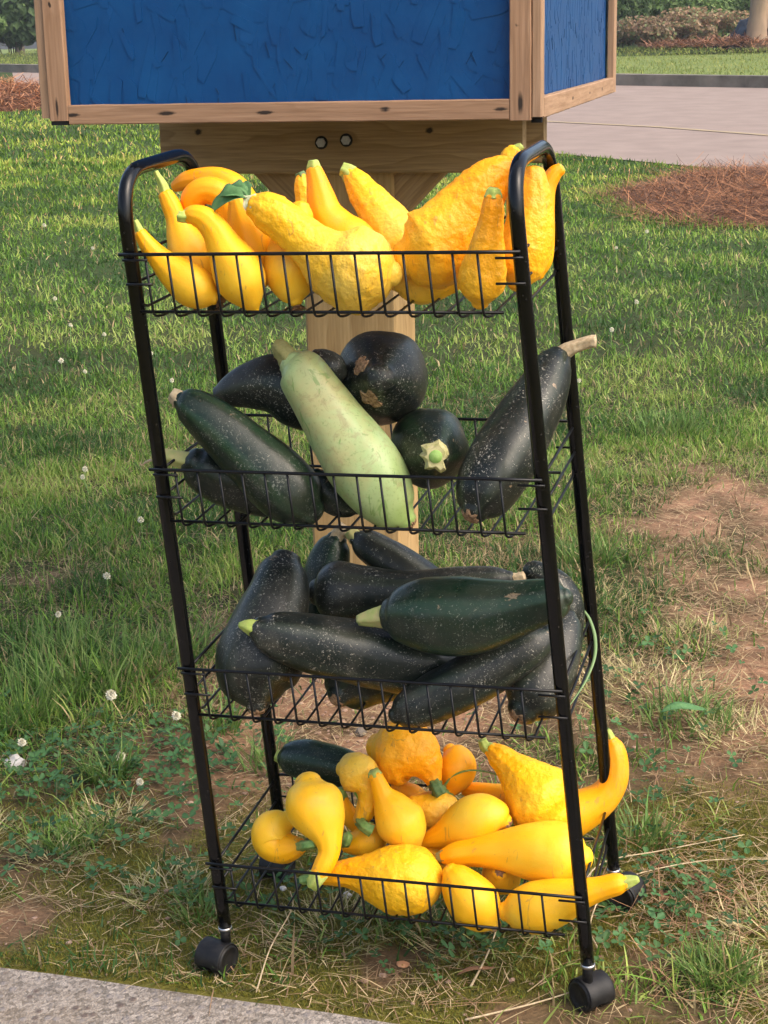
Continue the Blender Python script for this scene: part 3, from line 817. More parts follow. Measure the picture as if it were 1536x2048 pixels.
twig([(.25, 1.86, .004), (.235, 1.93, .02), (.27, 2.02, .028), (.36, 2.06, .022), (.48, 2.11, .012)], .0013, 'long curved straw stem round the rear caster', 'stem_tan')
twig([(.24, 1.80, .004), (.245, 1.90, .018), (.29, 1.98, .026), (.40, 2.03, .020), (.50, 2.04, .012)], .0012, 'second curved straw stem beside the long one', 'stem_tan')
twig([(.08, 1.725, .006), (.16, 1.745, .008), (.23, 1.775, .010)], .0014, 'pale straw stem beside the front caster', 'stem_tan')
twig([(-.165, 1.80, .002), (-.150, 1.85, .03), (-.125, 1.90, .055), (-.128, 1.93, .062)], .0011, 'thin pale grass stalk standing at the pavement edge', 'stem_tan')

# ------------------------------------------------------------------ rolling cart
CW, CD = .43, .2202
C0 = np.array((-.1933, 1.862, CAM_Z - 1.0942))
CM = np.array((Matrix.Rotation(rad(-15.4), 3, 'Z') @ Matrix.Rotation(rad(-.98), 3, 'Y') @ Matrix.Rotation(rad(2.33), 3, 'X')))
def C(x, y, z):
    """cart coordinates to the world; the flimsy frame leans and splays a little"""
    return C0 + CM @ np.array((x - .0504 * z + (x - CW / 2) / CW * .0283 * (.5 - z), y - .0338 * z, z))
cart = empty('rolling_cart', tuple(C0))
tag(cart, 'black four tier wire rolling cart filled with squash and zucchini', 'cart')
def cart_part(name, V, Fc, mat, parent=cart, smooth=True):
    return link(name, make_mesh(name, np.asarray(V) - C0, Fc, mat, smooth), parent)
RIM = (.885, .647, .4077, .1531); FLOOR = (.822, .585, .347, .098)
TOP = .9687
for x0 in (0, CW):
    P = fillet([C(x0, 0, .060), C(x0, 0, .45), C(x0, .002, TOP), C(x0, CD - .002, TOP), C(x0, CD, .45), C(x0, CD, .060)], .058, 9)
    dense = [P[0]]
    for a, b_ in zip(P[:-1], P[1:]):
        m_ = max(1, int(np.linalg.norm(b_ - a) / .03))
        for t in range(1, m_ + 1): dense.append(a + (b_ - a) * t / m_)
    V, Fc = tube(dense, .0079, 16)
    cart_part('side_frame', V, Fc, M['enamel'])
def wire(parent, pts, r, fil=.006, name='wire'):
    P = fillet([C(*p) for p in pts], fil, 4) if len(pts) > 2 else np.array([C(*p) for p in pts])
    V, Fc = tube(P, r, 7)
    return cart_part(name, V, Fc, M['wire'], parent)
XS = [.0215 + i * (.3875 - .0215) / 14 for i in range(15)]
for h, fl in zip(RIM, FLOOR):
    bk = empty('basket', (0, 0, 0)); bk.parent = cart
    bot = -.0 
    rj = Join()
    for yy in (-.0105, CD + .0105):
        V, Fc = tube(np.array([C(-.0085 + (CW + .011) * t / 8, yy, h) for t in range(9)]), .0019, 8); rj.add(V, Fc)
    for xx in (.001, CW - .001):
        V, Fc = tube(np.array([C(xx, .0, h - .003), C(xx, CD, h - .003)]), .0017, 8); rj.add(V, Fc)
    link('rim', make_mesh('rim', np.vstack(rj.V) - C0, rj.F, M['wire']), bk)
    for xx in XS:
        wire(bk, [(xx, -.0095, h), (xx, -.0075, fl - .004), (xx + .006, .003, fl - .0045), (xx + .006, CD - .003, fl - .0045), (xx, CD + .0075, fl - .004), (xx, CD + .0095, h)], .0014, .007)
    for yy in (-.0040, CD + .0040, ):
        wire(bk, [(.006, yy, fl + .0005), (CW / 2, yy, fl + .0005), (CW - .022, yy, fl + .0005)], .0018, name='floor_rail')
    for s_ in (0, 1):
        e = lambda d: d if s_ == 0 else CW - d
        wire(bk, [(e(.001), .0, h - .032), (e(.001), CD, h - .032)], .0016, name='side_rail')
        wire(bk, [(e(.005), -.003, h - .050), (e(.005), .012, h - .060), (e(.005), CD - .012, h - .060), (e(.005), CD + .003, h - .050)], .0016, .008, 'side_rail')
        for yy in (-.0098, CD + .0098):
            wire(bk, [(e(.026), yy, h - .032), (e(-.005), yy, h - .032)], .0014, name='hook')
        wire(bk, [(e(.024), -.0102, h - .006), (e(-.005), -.0102, h - .006)], .0014, .006, 'hook')

def caster(x0, y0, axis_yaw, off):
    base = C(x0, y0, .060)
    gz0 = float(gz(base[0] + off[0], base[1] + off[1])) - .001
    ax = np.array((math.cos(axis_yaw), math.sin(axis_yaw), 0)); fw = np.array((-ax[1], ax[0], 0)); R_ = .0195
    root = empty('caster', (0, 0, 0)); root.parent = cart
    ctr = np.array((base[0], base[1], gz0 + R_)) + np.array((off[0], off[1], 0))
    J = Join(); V, Fc = tube([base + np.array((0, 0, .006)), np.array((base[0], base[1], gz0 + R_ * 1.8))], .0062, 12); J.add(V, Fc)
    link('stem', make_mesh('stem', np.vstack(J.V) - C0, J.F, M['caster']), root)
    V, Fc = tube([base + np.array((0, 0, .001)), base + np.array((0, 0, -.003))], .0084, 16); link('collar', make_mesh('collar', V - C0, Fc, M['zinc']), root)
    for s_ in (-1, 1):
        prof = [(.0035, .0), (.0035, R_ * .96), (.0065, R_), (.0160, R_), (.0192, R_ * .94), (.0200, R_ * .80), (.0186, R_ * .74), (.0188, R_ * .2), (.0191, 0)]
        V = []; Fc = []; n = 32
        for d_, r_ in prof:
            for j in range(n):
                a = j / n * 6.2832; V.append(ctr + ax * s_ * d_ + r_ * (math.cos(a) * fw + math.sin(a) * np.array((0, 0, 1.0))))
        for i in range(len(prof) - 1):
            for j in range(n):
                k_ = (j + 1) % n; q = (i * n + j, i * n + k_, (i + 1) * n + k_, (i + 1) * n + j); Fc.append(q if s_ < 0 else q[::-1])
        link('wheel', make_mesh('wheel', np.array(V) - C0, Fc, M['caster']), root)
    V = []; Fc = []; n = 22; R2 = R_ * 1.10
    for d_, r_ in ((-.018, R2 * .985), (-.016, R2), (.016, R2), (.018, R2 * .985), (.018, R2 * .93), (-.018, R2 * .93)):
        for j in range(n):
            a = -.15 + j / (n - 1) * 3.5; V.append(ctr + ax * d_ + r_ * (math.cos(a) * -fw + math.sin(a) * np.array((0, 0, 1.0))))
    for i in range(6):
        for j in range(n - 1):
            i2 = (i + 1) % 6; Fc.append((i * n + j, i2 * n + j, i2 * n + j + 1, i * n + j + 1))
    link('hood', make_mesh('hood', np.array(V) - C0, Fc, M['caster']), root)
caster(0, 0, rad(-32), (-.012, -.003)); caster(CW, 0, rad(212), (.006, .008)); caster(CW, CD, rad(238), (.017, .010)); caster(0, CD, rad(-20), (-.008, .008))

# ------------------------------------------------------------------ vegetables
def vegetable(tier, kind, label, pts, stem=None, stem_kind='lime', tendril=None, scar=None, leaf=False):
    zuc = tier in (2, 3) or kind == 'g'
    P = np.array(pts); seed = len(label) * 1.37 + P[0, 0] * 50
    warty = kind[0] == 'w'
    Q = catmull(P, 13 if warty else 8); Q[:, 3] = np.maximum(Q[:, 3], .002)
    C_, r = Q[:, :3], Q[:, 3]
    t0 = C_[0] - C_[1]; t0 /= np.linalg.norm(t0); t1 = C_[-1] - C_[-2]; t1 /= np.linalg.norm(t1)
    cap = []
    for a in (1.45, 1.2, .9, .6, .3):
        cap.append(np.r_[C_[0] + t0 * r[0] * .55 * math.sin(a), r[0] * math.cos(a)])
    cap1 = []
    for a in (.3, .6, .9, 1.2, 1.45):
        cap1.append(np.r_[C_[-1] + t1 * r[-1] * .7 * math.sin(a), r[-1] * math.cos(a)])
    S = np.vstack([cap, Q, cap1])
    n = 72 if warty else 40; T, U, W_ = frames(S[:, :3])
    arc = np.r_[0, np.cumsum(np.linalg.norm(np.diff(S[:, :3], axis=0), axis=1))]; arc /= arc[-1]
    a = np.linspace(0, 2 * np.pi, n, endpoint=False)
    ridges = 5 if zuc else 10
    V = []; tt = []; rb = []
    amp = {'y': .030, 'o': .030, 'w': .060, 'wy': .060, 'wo': .060}.get(kind, .034)
    ph = random.random() * 6.28
    for i in range(len(S)):
        rr = S[i, 3]
        for j in range(n):
            d = np.cos(a[j]) * U[i] + np.sin(a[j]) * W_[i]
            rib = math.cos(ridges * a[j] + ph + .5 * math.sin(arc[i] * 4))
            p = S[i, :3] + d * rr
            nz = noise.noise(Vector(p * 32) + Vector((seed, 0, 0))) * 1.0
            if kind[0] == 'w': nz += 1.1 * max(0, noise.noise(Vector(p * 150) + Vector((0, seed, 0)))) * (1.3 - .7 * arc[i]) + .5 * noise.noise(Vector(p * 80))
            k_ = 1 + amp * nz + (.022 if zuc else .030 * max(0, 1 - 1.5 * arc[i])) * rib
            V.append(S[i, :3] + d * rr * k_); tt.append(arc[i]); rb.append(.5 + .5 * rib)
    Fc = []
    for i in range(len(S) - 1):
        for j in range(n):
            k_ = (j + 1) % n; Fc.append((i * n + j, i * n + k_, (i + 1) * n + k_, (i + 1) * n + j))
    Fc.append(tuple(range(n - 1, -1, -1))); Fc.append(tuple((len(S) - 1) * n + j for j in range(n)))
    V = np.array(V); org = np.array((V[:, 0].mean(), V[:, 1].mean(), V[:, 2].min()))
    mat = M[('zuc_' if kind in 'gdbp' else 'squash_') + kind]
    nm = 'zucchini' if kind in 'gdbp' else 'yellow_squash'
    body = link(nm, make_mesh(nm, V - org, Fc, mat, True, floats={'t': tt, 'rib': rb}), None, tuple(org))
    tag(body, label, 'zucchini' if nm == 'zucchini' else 'squash', {1: 'squash in the top basket', 2: 'zucchini in the second basket', 3: 'zucchini in the third basket', 4: 'squash in the lowest basket'}[tier])
    if kind == 'g' and tier == 4: body['group'] = 'zucchini in the lowest basket'
    sub = lambda name, V, Fc, m_, smooth=True: link(name, make_mesh(name, np.asarray(V) - org, Fc, m_, smooth), body)
    if stem == 'auto':
        c0 = C_[0] + t0 * r[0] * .25
        Ps = [c0, c0 + t0 * .010, c0 + t0 * .017, c0 + t0 * .0175]
        V, Fc = tube(catmull(Ps, 3), np.interp(np.linspace(0, 1, 10), [0, .5, 1], [.0155, .0115, .0105]), 20)
        T_, U_, Wq = frames(np.array(Ps)); cen = c0
        for q in range(len(V)):
            d = V[q] - cen; along = d @ t0; rad_ = d - t0 * along; ang = math.atan2(rad_ @ Wq[0], rad_ @ U_[0])
            V[q] = cen + t0 * along + rad_ * (1 + .14 * math.cos(6 * ang) +   .55 * noise.noise(Vector((math.cos(ang) * 1.7, math.sin(ang) * 1.7, 3.1))) + .12 * noise.noise(Vector(V[q] * 300)))
        sub('stem', V, Fc, M['stem_star'], False)
        V, Fc = tube([c0 + t0 * .015, c0 + t0 * .0195], [.0085, .0065], 14); sub('stem_core', V, Fc, M['stem_core'])
    elif stem:
        S0 = np.array([np.r_[C_[0] - t0 * r[0] * .1, max(stem[0][3] * 1.25, r[0] * .62)]] + [list(q) for q in stem])
        Sc = catmull(S0, 5); V, Fc = tube(Sc[:, :3], np.maximum(Sc[:, 3], .0015), 20)
        T_, U_, Wq = frames(Sc[:, :3])
        for i in range(len(Sc)):
            for j in range(20):
                q = i * 20 + j; d = V[q] - Sc[i, :3]
                V[q] = Sc[i, :3] + d * (1 + .14 * math.cos(5 * j / 20 * 6.2832) + .08 * noise.noise(Vector(V[q] * 220)))
        sub('stem', V, Fc, M['stem_' + stem_kind])
    if tendril:
        Pc = catmull(np.array(tendril)[:, :3], 6); V, Fc = tube(Pc, np.linspace(.0016, .0008, len(Pc)), 7)
        sub('tendril', V, Fc, M['stem_green' if tier == 4 else 'stem_tan'])
    def patch(centre_i, ang, size, thick, m_, name, tipm=False):
        """a rough corky patch moulded on the skin"""
        Vp = []; nr_, na_ = 5, 22
        if tipm: c_, nrm = C_[-1] + t1 * r[-1] * .70, t1
        else:
            i = centre_i + 5; d = math.cos(ang) * U[i] + math.sin(ang) * W_[i]; c_, nrm = S[i, :3] + d * S[i, 3], d
        e1 = np.cross(nrm, (0, 0, 1.0)); e1 = e1 / (np.linalg.norm(e1) + 1e-9); e2 = np.cross(nrm, e1)
        rc = r[-1] if tipm else S[centre_i + 5, 3]
        for i_ in range(nr_ + 1):
            for j in range(na_):
                aa = j / na_ * 6.2832; q = size * i_ / nr_ * (1 + .35 * noise.noise(Vector((math.cos(aa) * 1.5, math.sin(aa) * 1.5, seed))) + .15 * math.sin(7 * aa))
                sag = q * q / (2 * max(rc, size * .8)) * (.7 if tipm else 1.0)
                Vp.append(c_ + (e1 * math.cos(aa) + e2 * math.sin(aa)) * q - nrm * (sag + (.0015 if i_ == nr_ else 0)) + nrm * thick * (.5 + noise.noise(Vector((math.cos(aa) * i_ * .8, math.sin(aa) * i_ * .8, seed + 5)))) * (i_ < nr_))
        Fp = [(i_ * na_ + j, i_ * na_ + (j + 1) % na_, (i_ + 1) * na_ + (j + 1) % na_, (i_ + 1) * na_ + j) for i_ in range(nr_) for j in range(na_)]
        sub(name, Vp, Fp, m_, False)
    if scar == 'flat': patch(0, 0, max(.0075, r[-1] * (.75 if zuc else .55)), .0012, M['scar'], 'blossom_scar', True)
    if scar == 'big':
        i = len(Q) - 8
        for ang_c, off, sz in ((None, (-.025, .014), .0155), (None, (-.016, -.016), .0155)):
            pass
        # two corky scars on the rounded end that faces out
        cam_dir = np.array((0, 0, CAM_Z)) - C_[-1]; cam_dir /= np.linalg.norm(cam_dir)
        Vb = np.array([v_ for v_ in (np.array([q.co[:] for q in body.data.vertices]) + org)])
        rt = np.array((1.0, 0, 0)); upv = np.array((0, .26, .96))
        mid = C_[3 * 8]; R_ = .0535
        for ox, oz, sz in ((-.024, .015, .0120), (-.012, -.022, .0135)):
            tgt = mid + rt * ox + upv * oz
            pr = (Vb - tgt); along = pr @ cam_dir; lat = np.linalg.norm(pr - along[:, None] * cam_dir, axis=1)
            q = np.where(along > 0, lat, 9).argmin(); c_ = Vb[q]
            lo = np.argsort(np.linalg.norm(Vb - c_, axis=1))[:60]; nrm = np.linalg.svd(Vb[lo] - Vb[lo].mean(0))[2][2]; nrm = nrm * np.sign(nrm @ cam_dir)
            e1 = np.cross(nrm, (0, 0, 1.0)); e1 /= np.linalg.norm(e1); e2 = np.cross(nrm, e1); Vp = []; na_ = 26
            for i_ in range(7):
                for j in range(na_):
                    aa = j / na_ * 6.2832; qq = sz * i_ / 6 * (1 + .7 * noise.noise(Vector((math.cos(aa) * 1.6, math.sin(aa) * 1.6, ox * 500))) + .25 * noise.noise(Vector((math.cos(aa) * 5, math.sin(aa) * 5, ox * 700))))
                    p = c_ + (e1 * math.cos(aa) + e2 * math.sin(aa)) * qq
                    nn_ = Vb[np.linalg.norm(Vb - p, axis=1).argsort()[:4]].mean(0); hgt = (nn_ - p) @ nrm
                    Vp.append(p + nrm * (hgt + (.0016 * (.6 + noise.noise(Vector(p * 260))) if i_ < 6 else -.0015)))
            Fp = [(i_ * na_ + j, i_ * na_ + (j + 1) % na_, (i_ + 1) * na_ + (j + 1) % na_, (i_ + 1) * na_ + j) for i_ in range(6) for j in range(na_)]
            sub('scar', Vp, Fp, M['scar'], False)
    if scar == 'frill':
        J = Join(); c_ = C_[-1] + t1 * r[-1] * .5
        e1 = np.cross(t1, (0, 1.0, 0)); e1 /= np.linalg.norm(e1); e2 = np.cross(t1, e1)
        for q in range(15):
            aa = q * 2.4; d = e1 * math.cos(aa) + e2 * math.sin(aa); s_ = .005 + .006 * random.random()
            b0 = c_ + d * .003; tip = c_ + d * s_ + t1 * (.002 + .006 * random.random()); sd = np.cross(d, t1) * .0022
            J.add([b0 - sd, b0 + sd, (b0 + tip) / 2 + sd * 1.3 + t1 * .002, tip, (b0 + tip) / 2 - sd * 1.3], [(0, 1, 2, 4), (4, 2, 3)])
        link('dried_blossom', make_mesh('dried_blossom', np.vstack(J.V) - org, J.F, M['frill'], False), body)
    if leaf:
        c_ = np.array(stem[0][:3]) + np.array((0, 0, .008))
        for L_, Wd, yaw, el, fold in ((.048, .014, 178, -6, .7), (.042, .013, 155, 16, .5), (.024, .006, 120, 55, .5)):
            lm = leaf_mesh('leaf', L_, Wd, M['leaf'], fold, .30, .5)
            o = link('leaf', lm, body, tuple(c_ - org), (rad(-35), rad(-el), rad(yaw)))
            sm = o.modifiers.new('thickness', 'SOLIDIFY'); sm.thickness = .0005
    return body

vegetable(1, 'y', 'slim yellow squash with small green stem at the bare end of the top basket',
    [(-0.2536,1.8319,0.8968,0.0066),(-0.2456,1.8307,0.884,0.0096),(-0.2344,1.8287,0.8707,0.0126),(-0.2178,1.8253,0.8547,0.0186),(-0.1994,1.8214,0.8404,0.0228),(-0.1851,1.8181,0.832,0.018),(-0.1755,1.8159,0.8273,0.0072)], stem=[(-0.2558,1.8319,0.9042,0.0043),(-0.2581,1.8321,0.9106,0.0027)], stem_kind='lime', scar='frill')
vegetable(1, 'y', 'yellow squash whose long thin green stem points straight up under the handle',
    [(-0.231,1.8886,0.9325,0.008),(-0.2254,1.8861,0.9207,0.0104),(-0.2204,1.8837,0.9073,0.0116),(-0.2139,1.8806,0.8895,0.0184),(-0.2053,1.8766,0.868,0.0258),(-0.2006,1.8739,0.8463,0.0258),(-0.198,1.872,0.8289,0.0136)], stem=[(-0.2337,1.8885,0.9433,0.0049),(-0.2382,1.8891,0.952,0.0033),(-0.2406,1.8893,0.9574,0.0027)], stem_kind='lime')
vegetable(1, 'y', 'smooth yellow crookneck squash bent over the rim wire, beside the leaf',
    [(-0.2007,1.8207,0.9152,0.0083),(-0.1925,1.8184,0.9158,0.0112),(-0.1819,1.8159,0.9116,0.013),(-0.1718,1.814,0.9001,0.0148),(-0.163,1.8129,0.8832,0.019),(-0.1522,1.8115,0.862,0.0267),(-0.1435,1.8108,0.8406,0.0256),(-0.1362,1.8101,0.8235,0.0131),(-0.1323,1.8097,0.8149,0.0042)], stem=[(-0.2061,1.816,0.9147,0.0058),(-0.2093,1.8168,0.9153,0.0053)], stem_kind='lime')
vegetable(1, 'o', 'orange squash tip poking out behind the rear leg in the top basket',
    [(-0.2318,1.9881,0.9324,0.0064),(-0.2182,1.9822,0.9383,0.0109),(-0.1984,1.9742,0.9413,0.0128),(-0.1778,1.9663,0.9403,0.0146),(-0.1609,1.96,0.9264,0.0191),(-0.1505,1.9555,0.8958,0.0242),(-0.1492,1.9533,0.8563,0.0269),(-0.1531,1.9534,0.8336,0.0192)])
vegetable(1, 'o', 'smooth orange squash neck arched behind the smooth yellow crookneck',
    [(-0.2052,1.8975,0.911,0.0093),(-0.2022,1.8977,0.9256,0.0135),(-0.1912,1.896,0.9342,0.0147),(-0.1763,1.8942,0.9329,0.0154),(-0.1642,1.8943,0.9213,0.0172),(-0.1572,1.8975,0.899,0.021),(-0.1535,1.9034,0.868,0.0249),(-0.153,1.9095,0.8394,0.0226)])
vegetable(1, 'y', 'plain yellow squash standing beneath the green leaf in the top basket',
    [(-0.1508,1.8585,0.9258,0.0097),(-0.147,1.8584,0.9135,0.0157),(-0.1423,1.8584,0.8973,0.0218),(-0.1386,1.8593,0.8729,0.0255),(-0.1387,1.8612,0.8483,0.0238),(-0.1413,1.8634,0.8289,0.0135)])
vegetable(1, 'y', 'yellow squash with a dried flower end under the leafy squash',
    [(-0.0817,1.8509,0.9197,0.0096),(-0.083,1.8481,0.9104,0.015),(-0.0877,1.8439,0.895,0.0192),(-0.0936,1.8375,0.8718,0.0259),(-0.0941,1.8299,0.8487,0.0277),(-0.0912,1.8224,0.8293,0.018),(-0.0892,1.819,0.8211,0.0072)], scar='frill')
vegetable(1, 'w', 'big warty yellow squash with cut stem and green leaf along the front rim',
    [(-0.1295,1.8133,0.9248,0.013),(-0.1179,1.8109,0.9201,0.02),(-0.1014,1.8078,0.9096,0.0218),(-0.0839,1.8048,0.8949,0.0224),(-0.0664,1.802,0.8797,0.0265),(-0.0467,1.7984,0.8655,0.0377),(-0.0258,1.7939,0.8582,0.0459),(-0.0064,1.7894,0.8563,0.0411),(0.0077,1.7861,0.8543,0.0282),(0.0161,1.7842,0.8533,0.0129)], stem=[(-0.1337,1.8144,0.9253,0.01),(-0.137,1.8154,0.9247,0.0105)], stem_kind='cut', leaf=True)
vegetable(1, 'o', 'smooth orange squash with its neck upright in front of the bolted beam',
    [(-0.0678,1.8854,0.9549,0.0091),(-0.0648,1.8831,0.9432,0.0116),(-0.0614,1.8802,0.9273,0.0153),(-0.0559,1.8763,0.9081,0.0189),(-0.0432,1.87,0.8912,0.0232),(-0.0293,1.8635,0.8797,0.0262),(-0.0154,1.857,0.8677,0.0243)], stem=[(-0.0681,1.885,0.9613,0.0065),(-0.0685,1.8848,0.9656,0.0049)], stem_kind='lime')
vegetable(1, 'w', 'pale warty squash with a dark green tip right behind the upright orange neck',
    [(-0.0838,1.9352,0.945,0.0063),(-0.0829,1.9333,0.9342,0.0094),(-0.08,1.93,0.9189,0.0113),(-0.0754,1.9256,0.8999,0.0138),(-0.0691,1.9207,0.8808,0.0176),(-0.0624,1.9152,0.859,0.0213)], stem=[(-0.0858,1.9354,0.9495,0.005)], stem_kind='dark')
vegetable(1, 'w', 'pale yellow bumpy squash leaning with thick green stem towards the bolts',
    [(-0.0289,1.932,0.9468,0.0094),(-0.0229,1.9276,0.9388,0.0137),(-0.0132,1.9203,0.9249,0.0181),(0.0003,1.9106,0.9079,0.0224),(0.0148,1.8998,0.8878,0.0273),(0.0258,1.89,0.8656,0.0322),(0.0302,1.8823,0.8417,0.0297)], stem=[(-0.0333,1.9329,0.9501,0.0084),(-0.0382,1.9341,0.9524,0.0073)], stem_kind='lime')
vegetable(1, 'y', 'yellow squash mostly hidden between the upright orange and the leaning pale squash',
    [(-0.0094,1.9526,0.8996,0.0076),(-0.0074,1.9488,0.8904,0.0127),(-0.0055,1.9419,0.8714,0.019),(-0.0038,1.9341,0.8498,0.0241)])
vegetable(1, 'wo', 'largest warty orange squash with thick neck rising to the handle',
    [(0.142,1.812,0.9566,0.0141),(0.1293,1.8111,0.9513,0.0205),(0.1124,1.8092,0.9379,0.027),(0.0931,1.8058,0.9158,0.0329),(0.0733,1.8021,0.8917,0.04),(0.0557,1.8,0.8766,0.0436),(0.0397,1.7989,0.8698,0.0342),(0.0281,1.7982,0.867,0.0189)])
vegetable(1, 'w', 'dull yellow squash lying beneath the largest orange squash',
    [(0.0877,1.8385,0.8408,0.0109),(0.0742,1.838,0.8374,0.0157),(0.0579,1.8373,0.8357,0.02),(0.039,1.8364,0.8357,0.0218),(0.0245,1.8351,0.8399,0.0145)])
vegetable(1, 'wo', 'narrow upright orange squash in front of the largest orange squash',
    [(0.1161,1.7254,0.9369,0.0084),(0.1162,1.7265,0.9278,0.0107),(0.1147,1.7288,0.9127,0.0124),(0.1113,1.732,0.895,0.0158),(0.1089,1.7349,0.8771,0.0193),(0.1064,1.738,0.8574,0.024),(0.1044,1.7406,0.8408,0.0218),(0.1034,1.7425,0.8271,0.0092)], stem=[(0.1166,1.7249,0.9418,0.007),(0.1171,1.7245,0.9448,0.0055)], stem_kind='lime')
vegetable(1, 'wo', 'orange squash seen through the handle frame at the end of the top basket',
    [(0.1621,1.7911,0.9541,0.0127),(0.1617,1.7872,0.934,0.0186),(0.1594,1.7834,0.9114,0.0232),(0.1538,1.779,0.8811,0.0268),(0.1483,1.7754,0.8557,0.0233),(0.145,1.7733,0.8404,0.0105)])
vegetable(1, 'w', 'lemon yellow squash tip rising highest behind the largest orange squash',
    [(0.1489,1.8586,0.9731,0.0084),(0.1446,1.8588,0.9637,0.012),(0.1487,1.8564,0.9496,0.0144),(0.1563,1.8522,0.926,0.018),(0.1588,1.8489,0.8943,0.0217),(0.1533,1.8478,0.8624,0.023),(0.1479,1.8479,0.8463,0.0152)], stem=[(0.153,1.8573,0.9752,0.0048),(0.1562,1.8562,0.9778,0.0032)], stem_kind='lime')
vegetable(1, 'o', 'thin orange squash with its neck sticking out past the rear leg',
    [(0.2009,1.8884,0.9498,0.0067),(0.1938,1.8884,0.9446,0.0086),(0.1856,1.8875,0.9303,0.0104),(0.1815,1.8845,0.9091,0.0129),(0.1796,1.8802,0.8824,0.0147),(0.1765,1.8756,0.853,0.0148),(0.1741,1.8733,0.8369,0.008)], stem=[(0.2035,1.8875,0.952,0.0044)], stem_kind='lime')
vegetable(2, 'g', 'smooth bottle green zucchini slanting down to the front rim beside the pale one',
    [(-0.2233,1.8543,0.7109,0.0107),(-0.2133,1.8517,0.7056,0.0196),(-0.1931,1.8466,0.691,0.0259),(-0.1686,1.8406,0.6702,0.0303),(-0.1415,1.8341,0.6455,0.0347),(-0.1155,1.8278,0.6213,0.0373),(-0.0939,1.8227,0.6004,0.0328),(-0.0809,1.8197,0.5872,0.0177)], stem=[(-0.2293,1.8556,0.7153,0.0083),(-0.2326,1.8563,0.7175,0.0067)], stem_kind='tan')
vegetable(2, 'd', 'dark zucchini with long pale stalk reaching over the rim at the leg',
    [(-0.2159,1.8683,0.6365,0.0167),(-0.2068,1.8703,0.63,0.0258),(-0.1851,1.8739,0.6181,0.0317),(-0.1574,1.8775,0.6077,0.0337),(-0.1296,1.8811,0.5973,0.0312),(-0.1071,1.8837,0.5902,0.0235)], stem=[(-0.2349,1.8733,0.6398,0.009),(-0.2511,1.8775,0.6421,0.0079),(-0.2594,1.8799,0.6411,0.0079)], stem_kind='stalk', tendril=[(-0.2573,1.8796,0.6371,0.0012),(-0.2633,1.8814,0.6356,0.0012),(-0.2694,1.8833,0.6329,0.0013),(-0.2744,1.8849,0.6291,0.0013),(-0.2766,1.8853,0.6314,0.0013)])
vegetable(2, 'b', 'grey bloomed zucchini lying behind the bottle green one',
    [(-0.1847,1.8916,0.7069,0.0097),(-0.1707,1.8897,0.711,0.018),(-0.1477,1.8865,0.7174,0.0263),(-0.1192,1.883,0.7198,0.0346),(-0.0914,1.8807,0.7099,0.0397),(-0.0692,1.8795,0.6982,0.0353),(-0.0581,1.8789,0.6923,0.0192)])
vegetable(2, 'b', 'dark zucchini end peeping out between pale zucchini and post',
    [(-0.0733,1.8561,0.7543,0.0094),(-0.0646,1.854,0.7506,0.0138),(-0.0548,1.8518,0.7435,0.0163),(-0.0495,1.8511,0.7346,0.0138)])
vegetable(2, 'p', 'pale green zucchini, the only light one in the cart',
    [(-0.0974,1.8377,0.7527,0.0162),(-0.0883,1.834,0.7432,0.0268),(-0.0693,1.8259,0.7149,0.0305),(-0.0471,1.8165,0.6802,0.0355),(-0.0249,1.8071,0.6483,0.0405),(-0.0054,1.7987,0.619,0.038),(0.0131,1.791,0.594,0.0261),(0.0254,1.786,0.5838,0.0112)], stem=[(-0.1031,1.8386,0.7615,0.0109),(-0.1095,1.8398,0.7686,0.0098),(-0.1159,1.8413,0.7724,0.006)], stem_kind='olive', scar='flat')
vegetable(2, 'b', 'round end of a black zucchini with two tan scars, on top of the heap',
    [(-0.0022,1.9804,0.7098,0.0365),(-0.0011,1.9465,0.7139,0.0502),(0,1.9125,0.7187,0.054),(0,1.8788,0.7247,0.0508),(0,1.8451,0.7307,0.0374),(-0.0005,1.8115,0.7373,0.0167)], scar='big')
vegetable(2, 'd', 'dark zucchini pointing its cut star shaped stem outwards below the round one',
    [(0.0553,1.7848,0.6585,0.0167),(0.054,1.8114,0.6555,0.0327),(0.0526,1.8381,0.6515,0.0423),(0.0522,1.8645,0.6469,0.0446),(0.0519,1.8907,0.6448,0.0411),(0.0527,1.9166,0.6434,0.0238)], stem='auto', stem_kind='star')
vegetable(2, 'b', 'large black zucchini standing on end with tan stalk past the rear leg',
    [(0.1997,1.8815,0.7446,0.014),(0.1915,1.8723,0.7335,0.0223),(0.1769,1.8524,0.7095,0.0297),(0.1572,1.83,0.6837,0.0345),(0.1343,1.8034,0.6539,0.0379),(0.1152,1.7801,0.6283,0.0363),(0.1022,1.7633,0.6102,0.0281),(0.0963,1.7547,0.601,0.0146)], stem=[(0.2094,1.8783,0.7518,0.0078),(0.2222,1.8743,0.7578,0.0067),(0.2329,1.8711,0.7615,0.0067),(0.2394,1.8693,0.7622,0.0072)], stem_kind='tan', scar='flat')
vegetable(2, 'd', 'small black zucchini wedged under the pale green one',
    [(-0.0796,1.8584,0.6167,0.0128),(-0.0686,1.8561,0.6071,0.0193),(-0.052,1.8527,0.5925,0.0193),(-0.0381,1.8495,0.5849,0.0141),(-0.0297,1.8475,0.5817,0.0064)])
